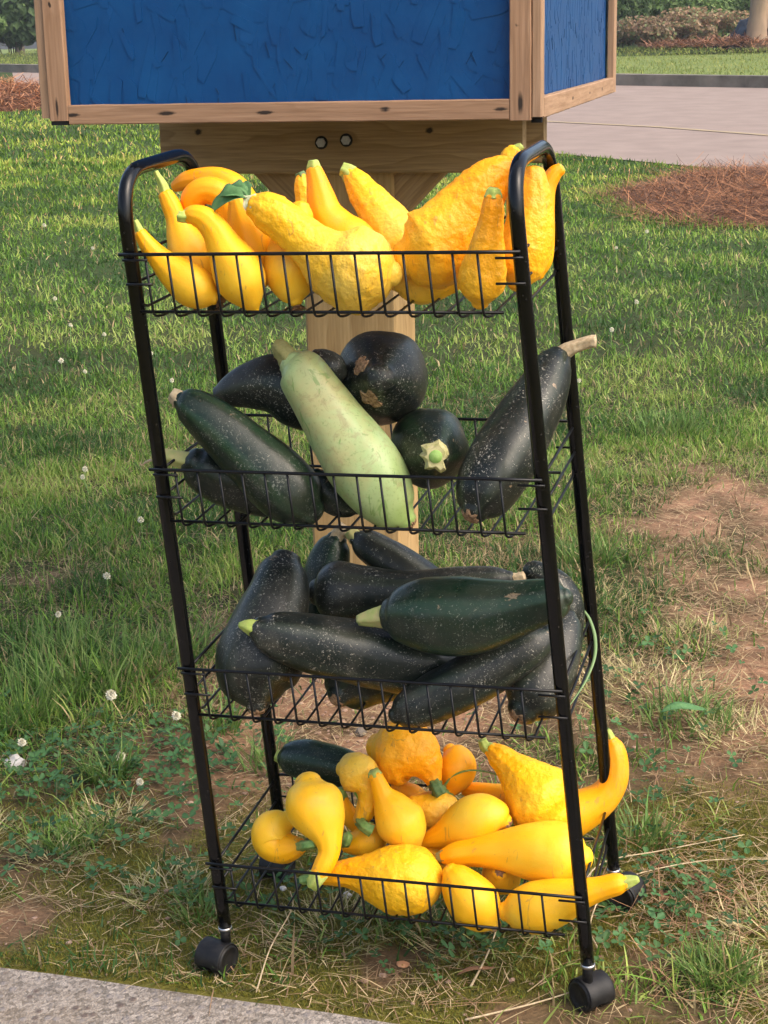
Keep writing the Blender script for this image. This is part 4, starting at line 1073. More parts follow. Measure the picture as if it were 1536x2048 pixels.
vegetable(3, 'b', 'fat black zucchini standing with pale end scar, at the empty end of its basket',
    [(-0.1179,1.94,0.4978,0.0176),(-0.1216,1.9335,0.4849,0.0291),(-0.1278,1.9198,0.4583,0.0378),(-0.1388,1.9039,0.4266,0.0458),(-0.1498,1.8864,0.3925,0.0517),(-0.1546,1.8724,0.3666,0.0455),(-0.154,1.8631,0.3515,0.028),(-0.1535,1.8578,0.343,0.0133)], scar='flat')
vegetable(3, 'b', 'long speckled black zucchini with pointed green stem lying across the front',
    [(-0.1486,1.8328,0.4481,0.013),(-0.1358,1.8345,0.4418,0.0234),(-0.1106,1.8371,0.433,0.0306),(-0.0711,1.8407,0.421,0.0353),(-0.0256,1.8447,0.4081,0.0374),(0.0203,1.8483,0.397,0.0375),(0.055,1.8509,0.3897,0.0317),(0.0811,1.8528,0.3841,0.0159)], stem=[(-0.1572,1.835,0.4499,0.0085),(-0.1682,1.838,0.4509,0.0029)], stem_kind='lime')
vegetable(3, 'b', 'dusty black zucchini with tan scuff lying across the back of the heap',
    [(0.1475,1.9072,0.4758,0.0094),(0.129,1.9118,0.4717,0.0175),(0.094,1.9203,0.4641,0.023),(0.0527,1.9303,0.4569,0.0245),(0.011,1.9402,0.4521,0.026),(-0.025,1.9487,0.4502,0.0315),(-0.0553,1.9557,0.4485,0.0379),(-0.0735,1.96,0.4476,0.0317),(-0.0833,1.9623,0.447,0.0166)], stem=[(0.1555,1.9048,0.4782,0.0053),(0.163,1.9026,0.4812,0.0047)], stem_kind='tan')
vegetable(3, 'g', 'dark green zucchini with pale stalk and brown scuff on top of the heap',
    [(0.0036,1.8245,0.4629,0.0193),(0.0143,1.821,0.4639,0.0309),(0.0406,1.8122,0.4663,0.0403),(0.0711,1.8022,0.4672,0.0446),(0.104,1.7912,0.4708,0.0424),(0.1365,1.7797,0.4804,0.0339),(0.1658,1.7692,0.4914,0.0268),(0.1885,1.7612,0.4987,0.0211),(0.1963,1.7583,0.5018,0.0099)], stem=[(-0.0038,1.8267,0.4612,0.0125),(-0.0174,1.8307,0.4583,0.0096),(-0.0324,1.8351,0.4541,0.0057)], stem_kind='stalk')
vegetable(3, 'b', 'black zucchini slanting with its rounded tip over the bottom wires',
    [(0.1837,1.8206,0.4349,0.0129),(0.1677,1.8179,0.4266,0.022),(0.1389,1.8134,0.4127,0.0278),(0.1045,1.8077,0.3946,0.0303),(0.0673,1.8018,0.3778,0.0297),(0.0358,1.7969,0.3642,0.0258),(0.0158,1.7939,0.3568,0.0193),(0.0061,1.7924,0.3534,0.009)])
vegetable(3, 'b', 'grey black zucchini with pale end scar beside the hanging grass blade',
    [(0.2092,1.878,0.4384,0.0133),(0.2058,1.8666,0.424,0.0225),(0.1936,1.8483,0.4003,0.0303),(0.1775,1.8298,0.377,0.0347),(0.1618,1.8153,0.3599,0.0325),(0.1526,1.8068,0.3501,0.0182)], scar='flat')
vegetable(3, 'g', 'dark green zucchini standing upright against the post',
    [(-0.059,2.0262,0.4959,0.0127),(-0.063,2.0253,0.4859,0.0212),(-0.0704,2.0233,0.4653,0.0269),(-0.0767,2.0203,0.4403,0.0284),(-0.0813,2.0154,0.4059,0.0285),(-0.0802,2.0099,0.3781,0.0242)], stem=[(-0.0538,2.0241,0.5041,0.0093),(-0.0486,2.0223,0.5097,0.0086)], stem_kind='tan')
vegetable(3, 'b', 'faceted black zucchini leaning against the post beside the upright one',
    [(-0.0352,2.0136,0.5003,0.0105),(-0.0255,2.01,0.4941,0.0182),(-0.006,2.0028,0.4823,0.0224),(0.0181,1.9938,0.4678,0.0252),(0.0481,1.9827,0.4462,0.0265),(0.0779,1.9716,0.4203,0.0264),(0.0987,1.9639,0.3999,0.0209)], stem=[(-0.04,2.0146,0.5053,0.008),(-0.043,2.0151,0.5091,0.0068)], stem_kind='stalk')
vegetable(3, 'b', 'stubby grey zucchini end behind the tan stem tip',
    [(0.1698,1.934,0.4767,0.0115),(0.1767,1.9306,0.4751,0.0149),(0.192,1.9231,0.4684,0.0176),(0.2061,1.9159,0.4579,0.0189),(0.2145,1.9096,0.4318,0.0202),(0.2161,1.9059,0.408,0.0162)])
vegetable(3, 'd', 'zucchini with round scarred end beneath the long speckled one',
    [(0.0332,1.9378,0.3497,0.0249),(0.0088,1.9201,0.3551,0.0315),(-0.0181,1.9,0.3596,0.0339),(-0.0387,1.8839,0.36,0.0343),(-0.0516,1.8721,0.3561,0.0281),(-0.0575,1.8639,0.3507,0.0147)], scar='flat')
vegetable(4, 'g', 'single dark green zucchini in the lowest basket, on its rear rim',
    [(-0.1389,2.0554,0.1907,0.0115),(-0.1308,2.0513,0.1916,0.0208),(-0.1095,2.0405,0.1938,0.0264),(-0.08,2.0256,0.1934,0.0269),(-0.0509,2.0108,0.1909,0.0246),(-0.0286,1.9995,0.1872,0.0196)], stem=[(-0.148,2.0576,0.1942,0.0072)], stem_kind='lime')
vegetable(4, 'y', 'pear shaped yellow squash hanging its neck down to the front rim',
    [(-0.0881,1.8332,0.1349,0.0104),(-0.0807,1.8387,0.1463,0.0124),(-0.0746,1.845,0.1593,0.0131),(-0.0755,1.8533,0.1729,0.0177),(-0.082,1.8655,0.1886,0.029),(-0.0909,1.8788,0.2041,0.0357),(-0.0968,1.8896,0.2182,0.0299),(-0.0991,1.8966,0.2288,0.016)], stem=[(-0.0915,1.8261,0.1316,0.0089),(-0.0952,1.8275,0.1277,0.0083)], stem_kind='lime')
vegetable(4, 'y', 'curled yellow squash with green stem next to the pear shaped one',
    [(-0.1111,1.8848,0.1488,0.01),(-0.12,1.8908,0.144,0.0154),(-0.1334,1.8995,0.14,0.0202),(-0.1453,1.9075,0.145,0.0243),(-0.1457,1.9112,0.1566,0.025),(-0.1362,1.9126,0.1651,0.0203),(-0.1269,1.9135,0.1699,0.0121)], stem=[(-0.1023,1.8584,0.1631,0.0054),(-0.0913,1.8551,0.1671,0.006)], stem_kind='green')
vegetable(4, 'w', 'pale yellow squash with hooked neck and square green stem, beside the zucchini',
    [(-0.0379,1.9112,0.1674,0.0088),(-0.0315,1.9135,0.1795,0.0121),(-0.0269,1.9168,0.1939,0.0135),(-0.0272,1.9215,0.2084,0.0182),(-0.038,1.9302,0.22,0.025),(-0.049,1.9376,0.2236,0.0224),(-0.0584,1.9437,0.2225,0.0102)], stem=[(-0.0329,1.8908,0.1705,0.0061),(-0.0233,1.8886,0.1654,0.0079)], stem_kind='green')
vegetable(4, 'y', 'little yellow squash with green stem up, inside the hooked neck',
    [(-0.0605,1.9387,0.1885,0.0068),(-0.059,1.9406,0.1768,0.0096),(-0.0527,1.9422,0.161,0.0116),(-0.0418,1.9426,0.1469,0.011),(-0.0297,1.9425,0.1343,0.0124),(-0.0142,1.9412,0.1264,0.0137)], stem=[(-0.0607,1.9276,0.1991,0.0055),(-0.0611,1.9272,0.2046,0.0055)], stem_kind='green')
vegetable(4, 'y', 'short yellow squash with drooping green stem below the hooked neck',
    [(-0.0573,1.915,0.1337,0.0095),(-0.048,1.9143,0.1352,0.0136),(-0.0356,1.9134,0.1387,0.0183),(-0.0201,1.9121,0.145,0.0176),(-0.0107,1.9114,0.1492,0.0095)], stem=[(-0.0532,1.889,0.1586,0.0055),(-0.0566,1.8909,0.1471,0.0055)], stem_kind='green')
vegetable(4, 'y', 'teardrop yellow squash with slim neck up, ending in a point',
    [(-0.018,1.8978,0.2355,0.008),(-0.014,1.897,0.2239,0.01),(-0.0089,1.896,0.2098,0.0133),(-0.0001,1.8939,0.1947,0.0227),(0.0116,1.8911,0.1752,0.0307),(0.0228,1.8884,0.1584,0.0234),(0.0298,1.8867,0.1471,0.0107),(0.0334,1.8858,0.1421,0.0033)], stem=[(-0.0197,1.8979,0.24,0.0066)], stem_kind='lime')
vegetable(4, 'wy', 'large bumpy yellow squash lying on the wires behind the drooping neck',
    [(-0.0872,1.8663,0.1177,0.01),(-0.0719,1.8617,0.1223,0.0139),(-0.0536,1.8564,0.126,0.0172),(-0.0373,1.8518,0.1273,0.0224),(-0.0176,1.8465,0.1263,0.0336),(0.0092,1.8393,0.1248,0.0426),(0.0359,1.8319,0.1253,0.0372),(0.0523,1.8274,0.1253,0.0222),(0.06,1.8254,0.1249,0.0078)], stem=[(-0.1004,1.8616,0.1171,0.006),(-0.1103,1.8646,0.1138,0.0054)], stem_kind='green', scar='flat')
vegetable(4, 'wo', 'big warty orange squash on top of the lowest heap',
    [(0.0545,1.9456,0.2014,0.0096),(0.051,1.9482,0.2111,0.0143),(0.045,1.9519,0.2217,0.0232),(0.0329,1.9583,0.2312,0.0355),(0.0163,1.9666,0.234,0.0418),(-0.0023,1.976,0.2345,0.0344),(-0.0167,1.9832,0.2351,0.0166)], stem=[(0.0571,1.9324,0.2013,0.0074),(0.0613,1.9318,0.1934,0.0093)], stem_kind='dark')
vegetable(4, 'o', 'orange squash with a curling green tendril, beside the warty orange one',
    [(0.0708,1.9718,0.1747,0.009),(0.0759,1.973,0.1829,0.0152),(0.0818,1.9752,0.1954,0.0228),(0.084,1.9784,0.209,0.0249),(0.0794,1.9837,0.2217,0.0187),(0.0752,1.9872,0.2277,0.0083)], stem=[(0.0672,1.9602,0.1761,0.0081),(0.056,1.9631,0.1777,0.005)], stem_kind='green', tendril=[(0.0673,1.9591,0.1895,0.0014),(0.0779,1.955,0.2046,0.0014),(0.0963,1.9492,0.2142,0.0014),(0.1177,1.9433,0.215,0.0014),(0.1432,1.9368,0.2086,0.0014)])
vegetable(4, 'w', 'olive yellow squash half buried in the middle of the lowest heap',
    [(0.0253,1.9361,0.1789,0.0095),(0.0352,1.9375,0.1732,0.0177),(0.05,1.9392,0.1666,0.0246),(0.0687,1.9416,0.1569,0.026),(0.083,1.9433,0.1503,0.0171)])
vegetable(4, 'y', 'pale yellow squash with brown flower scar in the middle of the lowest heap',
    [(0.0362,1.9046,0.138,0.0067),(0.0485,1.9012,0.146,0.0114),(0.0656,1.8967,0.1545,0.0181),(0.0868,1.891,0.1675,0.0281),(0.109,1.8851,0.1797,0.0313),(0.1286,1.8805,0.1821,0.0226),(0.1387,1.8786,0.1782,0.0093)], scar='flat')
vegetable(4, 'wy', 'plump yellow squash with ribbed neck raised and bright green stem',
    [(0.1253,1.9441,0.2445,0.0095),(0.1336,1.9393,0.2384,0.0149),(0.1448,1.9326,0.2291,0.0189),(0.1605,1.9231,0.2151,0.0297),(0.1791,1.9116,0.1966,0.0437),(0.193,1.9032,0.1836,0.0402),(0.2028,1.8971,0.1743,0.0228)], stem=[(0.1186,1.9457,0.248,0.0068),(0.1144,1.9462,0.2565,0.0049)], stem_kind='lime')
vegetable(4, 'o', 'smooth orange squash with its neck hooked upwards around the rear leg',
    [(0.2759,1.9632,0.2433,0.0089),(0.2799,1.9597,0.2327,0.0137),(0.2815,1.9557,0.2142,0.0157),(0.2789,1.9526,0.1941,0.0171),(0.2677,1.9514,0.1759,0.0199),(0.2492,1.9514,0.1614,0.0248),(0.2274,1.9518,0.1509,0.0296),(0.2068,1.9521,0.143,0.0303),(0.1931,1.9524,0.1398,0.0172)], stem=[(0.2739,1.9632,0.2514,0.005),(0.2713,1.9633,0.2581,0.0037)], stem_kind='lime')
vegetable(4, 'y', 'smooth deep yellow squash lying flat with its wide end against the leg',
    [(0.064,1.8616,0.1422,0.0106),(0.0771,1.8581,0.1463,0.0152),(0.0996,1.8522,0.152,0.0178),(0.129,1.8447,0.1571,0.0236),(0.161,1.8367,0.1596,0.0333),(0.1928,1.829,0.1595,0.0383),(0.213,1.8243,0.1575,0.0324),(0.2262,1.8213,0.1555,0.0155)], stem=[(0.058,1.8634,0.1401,0.0078),(0.055,1.8643,0.1391,0.0066)], stem_kind='olive')
vegetable(4, 'y', 'long yellow squash tilting down onto the front wires beside the bumpy one',
    [(0.0664,1.817,0.1486,0.0091),(0.0726,1.814,0.141,0.0181),(0.084,1.8084,0.1255,0.0271),(0.0976,1.8019,0.1092,0.0303),(0.1106,1.7957,0.0953,0.0219),(0.1191,1.7917,0.0882,0.0084)], scar='flat')
vegetable(4, 'y', 'yellow squash with a button scar facing out under the deep yellow one',
    [(0.1364,1.8823,0.1105,0.0134),(0.1344,1.8722,0.1131,0.0213),(0.1319,1.8623,0.1156,0.0239),(0.13,1.8519,0.1224,0.0198),(0.1286,1.8413,0.1306,0.0105)], scar='flat')
vegetable(4, 'y', 'bright yellow squash with its straight neck sticking out past the legs',
    [(0.2673,1.7625,0.1548,0.0082),(0.2579,1.7646,0.1521,0.0126),(0.2385,1.769,0.1445,0.0139),(0.2162,1.7741,0.1354,0.0184),(0.1926,1.7796,0.124,0.0268),(0.1665,1.7856,0.1131,0.0307),(0.1436,1.7906,0.107,0.0238),(0.131,1.7934,0.1045,0.0116)], stem=[(0.2738,1.7605,0.1576,0.0063),(0.2808,1.7583,0.1611,0.0034)], stem_kind='lime', scar='flat')
vegetable(4, 'w', 'small olive squash tucked between the bumpy and the deep yellow squash',
    [(0.0411,1.9073,0.1284,0.0095),(0.0508,1.905,0.1239,0.0149),(0.0592,1.9034,0.115,0.0162),(0.0652,1.9025,0.1045,0.0122)])
vegetable(4, 'o', 'orange squash neck behind the curling tendril',
    [(0.0948,1.9871,0.1718,0.0084),(0.1072,1.982,0.1705,0.0118),(0.1257,1.9743,0.1687,0.0153),(0.144,1.9668,0.165,0.0194),(0.1623,1.9593,0.1578,0.0179)])
vegetable(4, 'o', 'small orange squash under the warty orange one',
    [(0.0061,1.983,0.1814,0.0083),(0.0155,1.9809,0.1753,0.0125),(0.0279,1.978,0.168,0.0153),(0.0404,1.9753,0.1594,0.0139)])

# long grass blade hanging over the third basket's side
P = catmull([(0.2352, 1.9188, 0.4307), (0.2410, 1.9074, 0.4225), (0.2445, 1.8868, 0.4079), (0.2404, 1.8578, 0.3938), (0.2276, 1.8315, 0.3764), (0.2121, 1.8054, 0.3656), (0.2039, 1.7925, 0.3607)], 6)
T_, U_, Wq = frames(P); V = []; Fc = []
for i, p in enumerate(P):
    w = .0020 * (1 - .85 * abs(2 * i / (len(P) - 1) - .7) ** 1.5 * .6)
    V += [p - np.array((w, 0, 0)), p + np.array((0, -.0008, 0)), p + np.array((w, 0, 0))]
for i in range(len(P) - 1):
    for j in range(2): Fc.append((3 * i + j, 3 * i + j + 1, 3 * i + j + 4, 3 * i + j + 3))
m, nt, b = new_mat('hanging_blade'); setp(b, Base_Color=(.15, .24, .09), Roughness=.5)
ob = link('grass_blade', make_mesh('grass_blade', np.array(V) - P[0], Fc, m), None, tuple(P[0]))
sm = ob.modifiers.new('thickness', 'SOLIDIFY'); sm.thickness = .0004
tag(ob, 'long pale grass blade hanging from the third basket beside the rear leg', 'grass blade')

# ------------------------------------------------------------------ blue box on its post
BYAW = rad(-13.07)
BOX = (.2039, 2.2834, .9842)
BW, BD, BH = .6754, 1.0586, .72
stand = empty('box_on_post', BOX, BYAW)
tag(stand, 'blue strand board box with raw wood trim standing on a thick timber post', 'post box')

def plank(name, L, w, t, loc, rot, mat, stains=(), bev=.0014, parent=stand, cut=None):
    """length on local x, width on z, thickness on y, face towards -y"""
    nxp = max(2, int(L / .005)); nzp = max(2, int(w / .004))
    sec = []
    zs = np.linspace(-w / 2 + bev, w / 2 - bev, nzp + 1)
    for z in zs: sec.append((-t / 2, z))
    sec += [(-t / 2 + bev, w / 2), (t / 2 - bev, w / 2), (t / 2, w / 2 - bev), (t / 2, -w / 2 + bev), (t / 2 - bev, -w / 2), (-t / 2 + bev, -w / 2)]
    n = len(sec); V = []; stv = []
    sd = random.random() * 100
    for i in range(nxp + 1):
        x = -L / 2 + L * i / nxp
        for k_, (y, z) in enumerate(sec):
            wob = .0006 * noise.noise(Vector((x * 25, z * 60, sd)))
            xx = x
            V.append((xx, y + wob * .5, z + wob))
            s_ = 0.0
            for sx, sz, sl, sh in stains:
                s_ = max(s_, math.exp(-(((x - sx) / sl) ** 2 + ((z - sz) / sh) ** 2)) if y < 0 else 0)
            stv.append(s_)
    Fc = []
    for i in range(nxp):
        for j in range(n):
            k_ = (j + 1) % n; Fc.append((i * n + j, (i + 1) * n + j, (i + 1) * n + k_, i * n + k_))
    Fc.append(tuple(range(n))); Fc.append(tuple(nxp * n + j for j in range(n - 1, -1, -1)))
    me = make_mesh(name, V, Fc, mat, False, floats={'stain': stv})
    if cut: cut(me)
    return link(name, me, parent, loc, rot)
UP = (0, rad(-90), 0)             # plank standing upright (its +x points up)
SIDE = (0, 0, rad(90))            # lying along the side face, face outwards (+x)
def side_up():
    return (Matrix.Rotation(rad(90), 3, 'Z') @ Matrix.Rotation(rad(-90), 3, 'Y')).to_euler()
TW, TT = .0285, .013
fx = lambda px: -BW + (px - 99) / (1062 - 99) * BW
# panels: a sheet with its pressed strands
def strand_panel(name, w, h, loc, rot, seed, n, rel=1.0):
    r_ = random.Random(seed)
    J = Join(); J.box((-w / 2, 0, 0), (w / 2, .011, h))
    p = link(name, J.mesh(name, M['blue'], smooth=False), stand, loc, rot)
    J = Join()
    for i in range(n):
        L_ = r_.uniform(.025, .085); W_ = r_.uniform(.006, .022); a = r_.gauss(1.5, .32) if r_.random() < .72 else r_.uniform(0, 3.14)
        cx, cz = r_.uniform(-w / 2, w / 2), r_.uniform(0, h)
        ca, sa = math.cos(a), math.sin(a); t0_ = -rel * r_.uniform(.0002, .0020); tl = rel * r_.uniform(-.0013, .0013)
        pts = [(-L_ / 2, -W_ / 2 * r_.uniform(.5, 1)), (L_ / 2 * r_.uniform(.3, .8), -W_ / 2 * r_.uniform(.7, 1.1)), (L_ / 2, -W_ / 2 * r_.uniform(-.5, .6)), (L_ / 2 * r_.uniform(.7, 1), W_ / 2 * r_.uniform(.5, 1)), (-L_ / 2 * r_.uniform(.2, .8), W_ / 2), (-L_ / 2 * r_.uniform(.9, 1.1), W_ / 2 * r_.uniform(.1, .8))]
        P_ = [(cx + q * ca - s * sa, cz + q * sa + s * ca, t0_ + tl * q / L_ * 2) for q, s in pts]
        P_ = [(min(max(x_, -w / 2), w / 2), min(max(z_, 0), h), y_) for x_, z_, y_ in P_]
        m_ = len(P_)
        J.add([(x_, y_, z_) for x_, z_, y_ in P_] + [(x_, .0008, z_) for x_, z_, y_ in P_], [tuple(range(m_))] + [(j, j + m_, (j + 1) % m_ + m_, (j + 1) % m_) for j in range(m_)])
    s = link('strands', J.mesh('strands', M['blue'], smooth=False), p); s['kind'] = 'stuff'
    J = Join()
    for i in range(n // 9):
        L_ = r_.uniform(.005, .022); W_ = r_.uniform(.0002, .0007); a = r_.gauss(1.5, .4); cx, cz = r_.uniform(-w / 2 + .02, w / 2 - .02), r_.uniform(.015, h - .02); ca, sa = math.cos(a), math.sin(a)
        V = [(cx + q * ca - s_ * sa, -.0026 * rel, cz + q * sa + s_ * ca) for q, s_ in ((-L_ / 2, 0), (-L_ * .1, -W_), (L_ / 2, 0), (L_ * .15, W_))]
        J.add(V + [(x_, .0005, z_) for x_, y_, z_ in V], [(0, 1, 2, 3)] + [(j, j + 4, (j + 1) % 4 + 4, (j + 1) % 4) for j in range(4)])
    s = link('strand_gaps', J.mesh('strand_gaps', M['crack'], smooth=False), p); s['kind'] = 'stuff'
    return p
strand_panel('front_panel', BW - .002, BH - .002, (-BW / 2, .0165, .004), None, 5, 850, .52)
strand_panel('side_panel', BD - .04, BH - .002, (-.0030, BD / 2 + .005, .004), (0, 0, rad(90)), 9, 900, .25)
for nm_, lo, hi in (('side_panel', (-BW + .001, .026, .006), (-BW + .012, BD - .001, BH)), ('rear_panel', (-BW + .013, BD - .014, .006), (-.014, BD - .002, BH))):
    J = Join(); J.box(lo, hi); link(nm_, J.mesh(nm_, M['blue'], smooth=False), stand)
J = Join(); J.box((-BW + .013, .027, .010), (-.013, BD - .016, .022)); link('floor_board', J.mesh('floor_board', M['beam'], smooth=False), stand)
J = Join(); J.box((-BW - .03, -.04, BH + .004), (.03, BD + .03, BH + .024)); link('roof_board', J.mesh('roof_board', M['trim'], smooth=False), stand)
# front trim
bl = BW - 2 * TW - .001
plank('trim_strip', bl, TW - .002, TT, (-BW / 2, TT / 2 + .0005, TW / 2), None, M['trim'], stains=[(fx(148) + BW / 2, .0, .011, .0022), (fx(345) + BW / 2, .001, .014, .003), (fx(545) + BW / 2, 0, .012, .003), (fx(783) + BW / 2, .002, .008, .003), (fx(1004) + BW / 2, .001, .010, .0026)])
plank('trim_strip', BH, TW, TT, (-BW + TW / 2, TT / 2, BH / 2 + .0065), UP, M['trim'], stains=[(-BH / 2 + .018, .001, .016, .0022), (-BH / 2 + .155, .002, .004, .002)])
plank('trim_strip', BH, TW, TT, (-TW / 2, TT / 2, BH / 2), UP, M['trim'], stains=[(-BH / 2 + .022, 0, .016, .0028), (-BH / 2 + .12, .004, .003, .002)])
# side strips whose edges show beside the corner strips
plank('trim_strip', BH, TW, TT, (TT / 2 + .0005, TT + TW / 2 - .011, BH / 2 + .004), side_up(), M['trim_side'])
plank('trim_strip', BH, TW, TT, (-BW - TT / 2 - .0005, TT + TW / 2 - .008, BH / 2 + .010), (Matrix.Rotation(rad(-90), 3, 'Z') @ Matrix.Rotation(rad(-90), 3, 'Y')).to_euler(), M['trim_side'])
sl = BD - .07
plank('trim_strip', sl, TW - .001, TT, (TT / 2, BD / 2, TW / 2 + .0005), SIDE, M['trim_side'], stains=[(-.17, 0, .008, .002), (.07, .001, .008, .002), (.27, 0, .008, .002)])
plank('trim_strip', BH, TW * 1.5, TT, (TT / 2 + .0008, BD - .030, BH / 2 + .002), side_up(), M['trim_side'])
J = Join(); J.box((-BW + .002, .001, .0005), (-BW + TW - .002, .010, .006)); link('corner_gap_shade', J.mesh('corner_gap_shade', M['hole_shade'], smooth=False), stand)  # black filler drawn for the shaded gap below the corner strip
J = Join(); J.box((-.002, .016, -.004), (.012, .024, .0035)); link('corner_gap_shade', J.mesh('corner_gap_shade', M['hole_shade'], smooth=False), stand)  # same black gap filler below the side strip

# post, beams, braces and bolts
PX, PY, PH = -.3641, .5290, .0777
post_base = float(gz(*(np.array(BOX[:2]) + np.array((math.cos(BYAW) * PX - math.sin(BYAW) * PY, math.sin(BYAW) * PX + math.cos(BYAW) * PY))))) - BOX[2] - .25
PL = -.006 - post_base
plank('post', PL, 2 * PH, 2 * PH, (PX, PY, post_base + PL / 2), UP, M['post'], bev=.004)
ZB = -.0985; BTOP = -.004; BT = .042
def beam(y, x0, x1, cham):
    L = x1 - x0; w = BTOP - ZB
    def cut(me):
        for v_ in me.vertices:
            d = v_.co.x + L / 2
            if cham and d < .068:
                low = -w / 2 + .026 * (1 - d / .068)
                if v_.co.z < low: v_.co.z = low
    return plank('beam', L, w, BT, ((x0 + x1) / 2, y + BT / 2, (ZB + BTOP) / 2), None, M['beam'], stains=[(-L / 2 + .066, .02, .006, .005), (.15, .018, .006, .005)], bev=.003, cut=cut)
beam(PY - PH - BT - .0005, -.664, -.0706, True)
beam(PY + PH + .0005, -.664, -.0640, False)
for s_ in (-1, 1):
    a = rad(45) * s_
    wB = .105; LB = .22
    # lower edge meets the beam's underside .087 m away from the post
    low_pt = np.array((PX + s_ * (PH + .0435), ZB - .0435))
    nrm = np.array((-s_ * .7071, .7071))
    along = np.array((s_ * .7071, .7071))
    c_ = low_pt + nrm * wB / 2 + along * .004
    plank('brace', LB, wB, .05, (c_[0], PY - PH + .033, c_[1]), (0, -a if s_ > 0 else -a, 0), M['brace'], bev=.003)
for bx_, bz_ in ((-.393, -.050), (-.352, -.0465)):
    yb = PY - PH - BT - .0005
    V, Fc = tube([(bx_, yb - .0012, bz_), (bx_, yb + .002, bz_)], .0105, 20); w_ = link('washer_hole', make_mesh('washer_hole', V, Fc, M['hole_shade']), stand)
    J = Join(); V, Fc = tube([(bx_, yb - .006, bz_), (bx_, yb - .0055, bz_), (bx_, yb - .0012, bz_)], [.0070, .0076, .0076], 6); J.add(V, Fc)
    link('bolt', J.mesh('bolt', M['bolt'], smooth=False), stand)

# ------------------------------------------------------------------ trees and shrubs
def leaf_cloud(lobes, n, size, seed, palette, cull=.40):
    r_ = np.random.default_rng(seed)
    w = np.array([l[3] * l[4] * l[5] for l in lobes]) ** (2 / 3); w /= w.sum()
    which = r_.choice(len(lobes), n, p=w); Lb = np.array(lobes)[which]
    d = r_.normal(size=(n, 3)); d /= np.linalg.norm(d, axis=1)[:, None]
    rr = r_.random(n) ** .35
    P = Lb[:, :3] + d * Lb[:, 3:6] * rr[:, None]
    f1 = fbm(P[:, 0] * 1.3 + seed, P[:, 2] * 1.3 + P[:, 1] * .7, 3)
    k = f1 > cull; P, d, f1 = P[k], d[k], f1[k]; n = len(P)
    nrm = d * .6 + r_.normal(size=(n, 3)) * .6 + np.array((0, 0, .35)); nrm /= np.linalg.norm(nrm, axis=1)[:, None]
    e1 = np.cross(nrm, r_.normal(size=(n, 3))); e1 /= np.linalg.norm(e1, axis=1)[:, None]; e2 = np.cross(nrm, e1)
    s = size * (.5 + .9 * r_.random(n)); s1 = (s * .62)[:, None]
    V = np.stack([P - e1 * s[:, None], P + e2 * s1 + nrm * s1 * .25, P + e1 * s[:, None], P - e2 * s1 + nrm * s1 * .25], 1).reshape(-1, 3)
    F_ = np.arange(4 * n).reshape(-1, 4)
    pal = np.array(palette); c = pal[r_.integers(0, len(pal), n)] * (r_.normal(1, .18, n).clip(.5, 1.5))[:, None]
    return V, F_, np.repeat(c, 4, 0)
def tree(x, y, h, spread, seed, palette, label, n=7000, leaf=.16, skirt=.12, trunk_r=.16, group='trees beyond the road', name='tree'):
    r_ = random.Random(seed); z = float(gz(x, y))
    root = empty(name, (x, y, z)); tag(root, label, 'tree', group)
    P = catmull([(0, 0, -.2), (r_.gauss(0, .1), r_.gauss(0, .1), h * .3), (r_.gauss(0, .25), r_.gauss(0, .25), h * .6), (0, 0, h * .9)], 5)
    J = Join(); V, Fc = tube(P, np.linspace(trunk_r, trunk_r * .25, len(P)), 9); J.add(V, Fc)
    lobes = []
    for i in range(9):
        a = r_.uniform(0, 6.28); t = r_.uniform(skirt + .12, .92); d = spread * r_.uniform(.25, .75) * (1 - .5 * abs(t - .45))
        c_ = (d * math.cos(a), d * math.sin(a), h * t); s = spread * r_.uniform(.35, .6)
        lobes.append((*c_, s, s, s * r_.uniform(.6, .95)))
        V, Fc = tube(catmull([(0, 0, h * t * .6), (c_[0] * .5, c_[1] * .5, h * t * .8), c_], 3), [trunk_r * .35, trunk_r * .3, trunk_r * .26, trunk_r * .22, trunk_r * .18, trunk_r * .12, .02], 6); J.add(V, Fc)
    lobes.append((0, 0, h * .55, spread * .6, spread * .6, h * .38))
    link('trunk', J.mesh('trunk', M['bark_dark']), root)
    V, F_, c_ = leaf_cloud(lobes, n, leaf, seed, palette)
    link('crown', make_mesh('crown', V, F_, M['foliage'], False, color=c_), root)
    return root
DK = [(.055, .095, .040), (.075, .120, .050), (.042, .075, .036)]; MD = [(.085, .145, .045), (.11, .175, .055), (.065, .115, .040)]; LT = [(.17, .27, .07), (.23, .32, .10), (.14, .22, .07)]; RU = [(.42, .25, .15), (.34, .24, .12), (.46, .33, .20), (.24, .27, .11)]
k = 0
for x_, y_, h_, sp, pal, lab in [
    (-16.5, 58, 9, 4.2, DK, 'dark green tree behind the orange pine straw heap'), (-11.0, 55, 8, 3.6, DK, 'dark tree at the bend of the road beside the blue box'), (-21, 62, 11, 5, DK, 'tall dark tree behind the row at the bend of the road'),
    (-13.5, 50, 4.5, 2.4, MD, 'mid green small tree on the verge beyond the road bend'), (-5, 60, 10, 4.6, DK, 'dark tree hidden behind the blue box'), (2, 62, 10, 5, DK, 'broad dark tree standing behind the blue box'),
    (8.0, 54, 8.5, 3.6, DK, 'dark tree behind the bright shrubs past the box corner'), (12.6, 56, 9, 4.2, DK, 'dark tree behind the rusty hedge'), (17.5, 58, 10, 4.6, DK, 'dark tree behind the pale trunk'),
    (22.5, 55, 9, 4.4, DK, 'dark tree past the pale trunk'), (7.2, 43.5, 3.4, 1.7, MD, 'rounded mid green small tree by the box corner'), (5.2, 46, 4.2, 2.0, MD, 'mid green small tree half hidden by the box')]:
    k += 1; tree(x_, y_, h_, sp, 40 + k, pal, lab, 9000 if y_ < 52 else 8000, .15 if y_ < 52 else .20, .02)
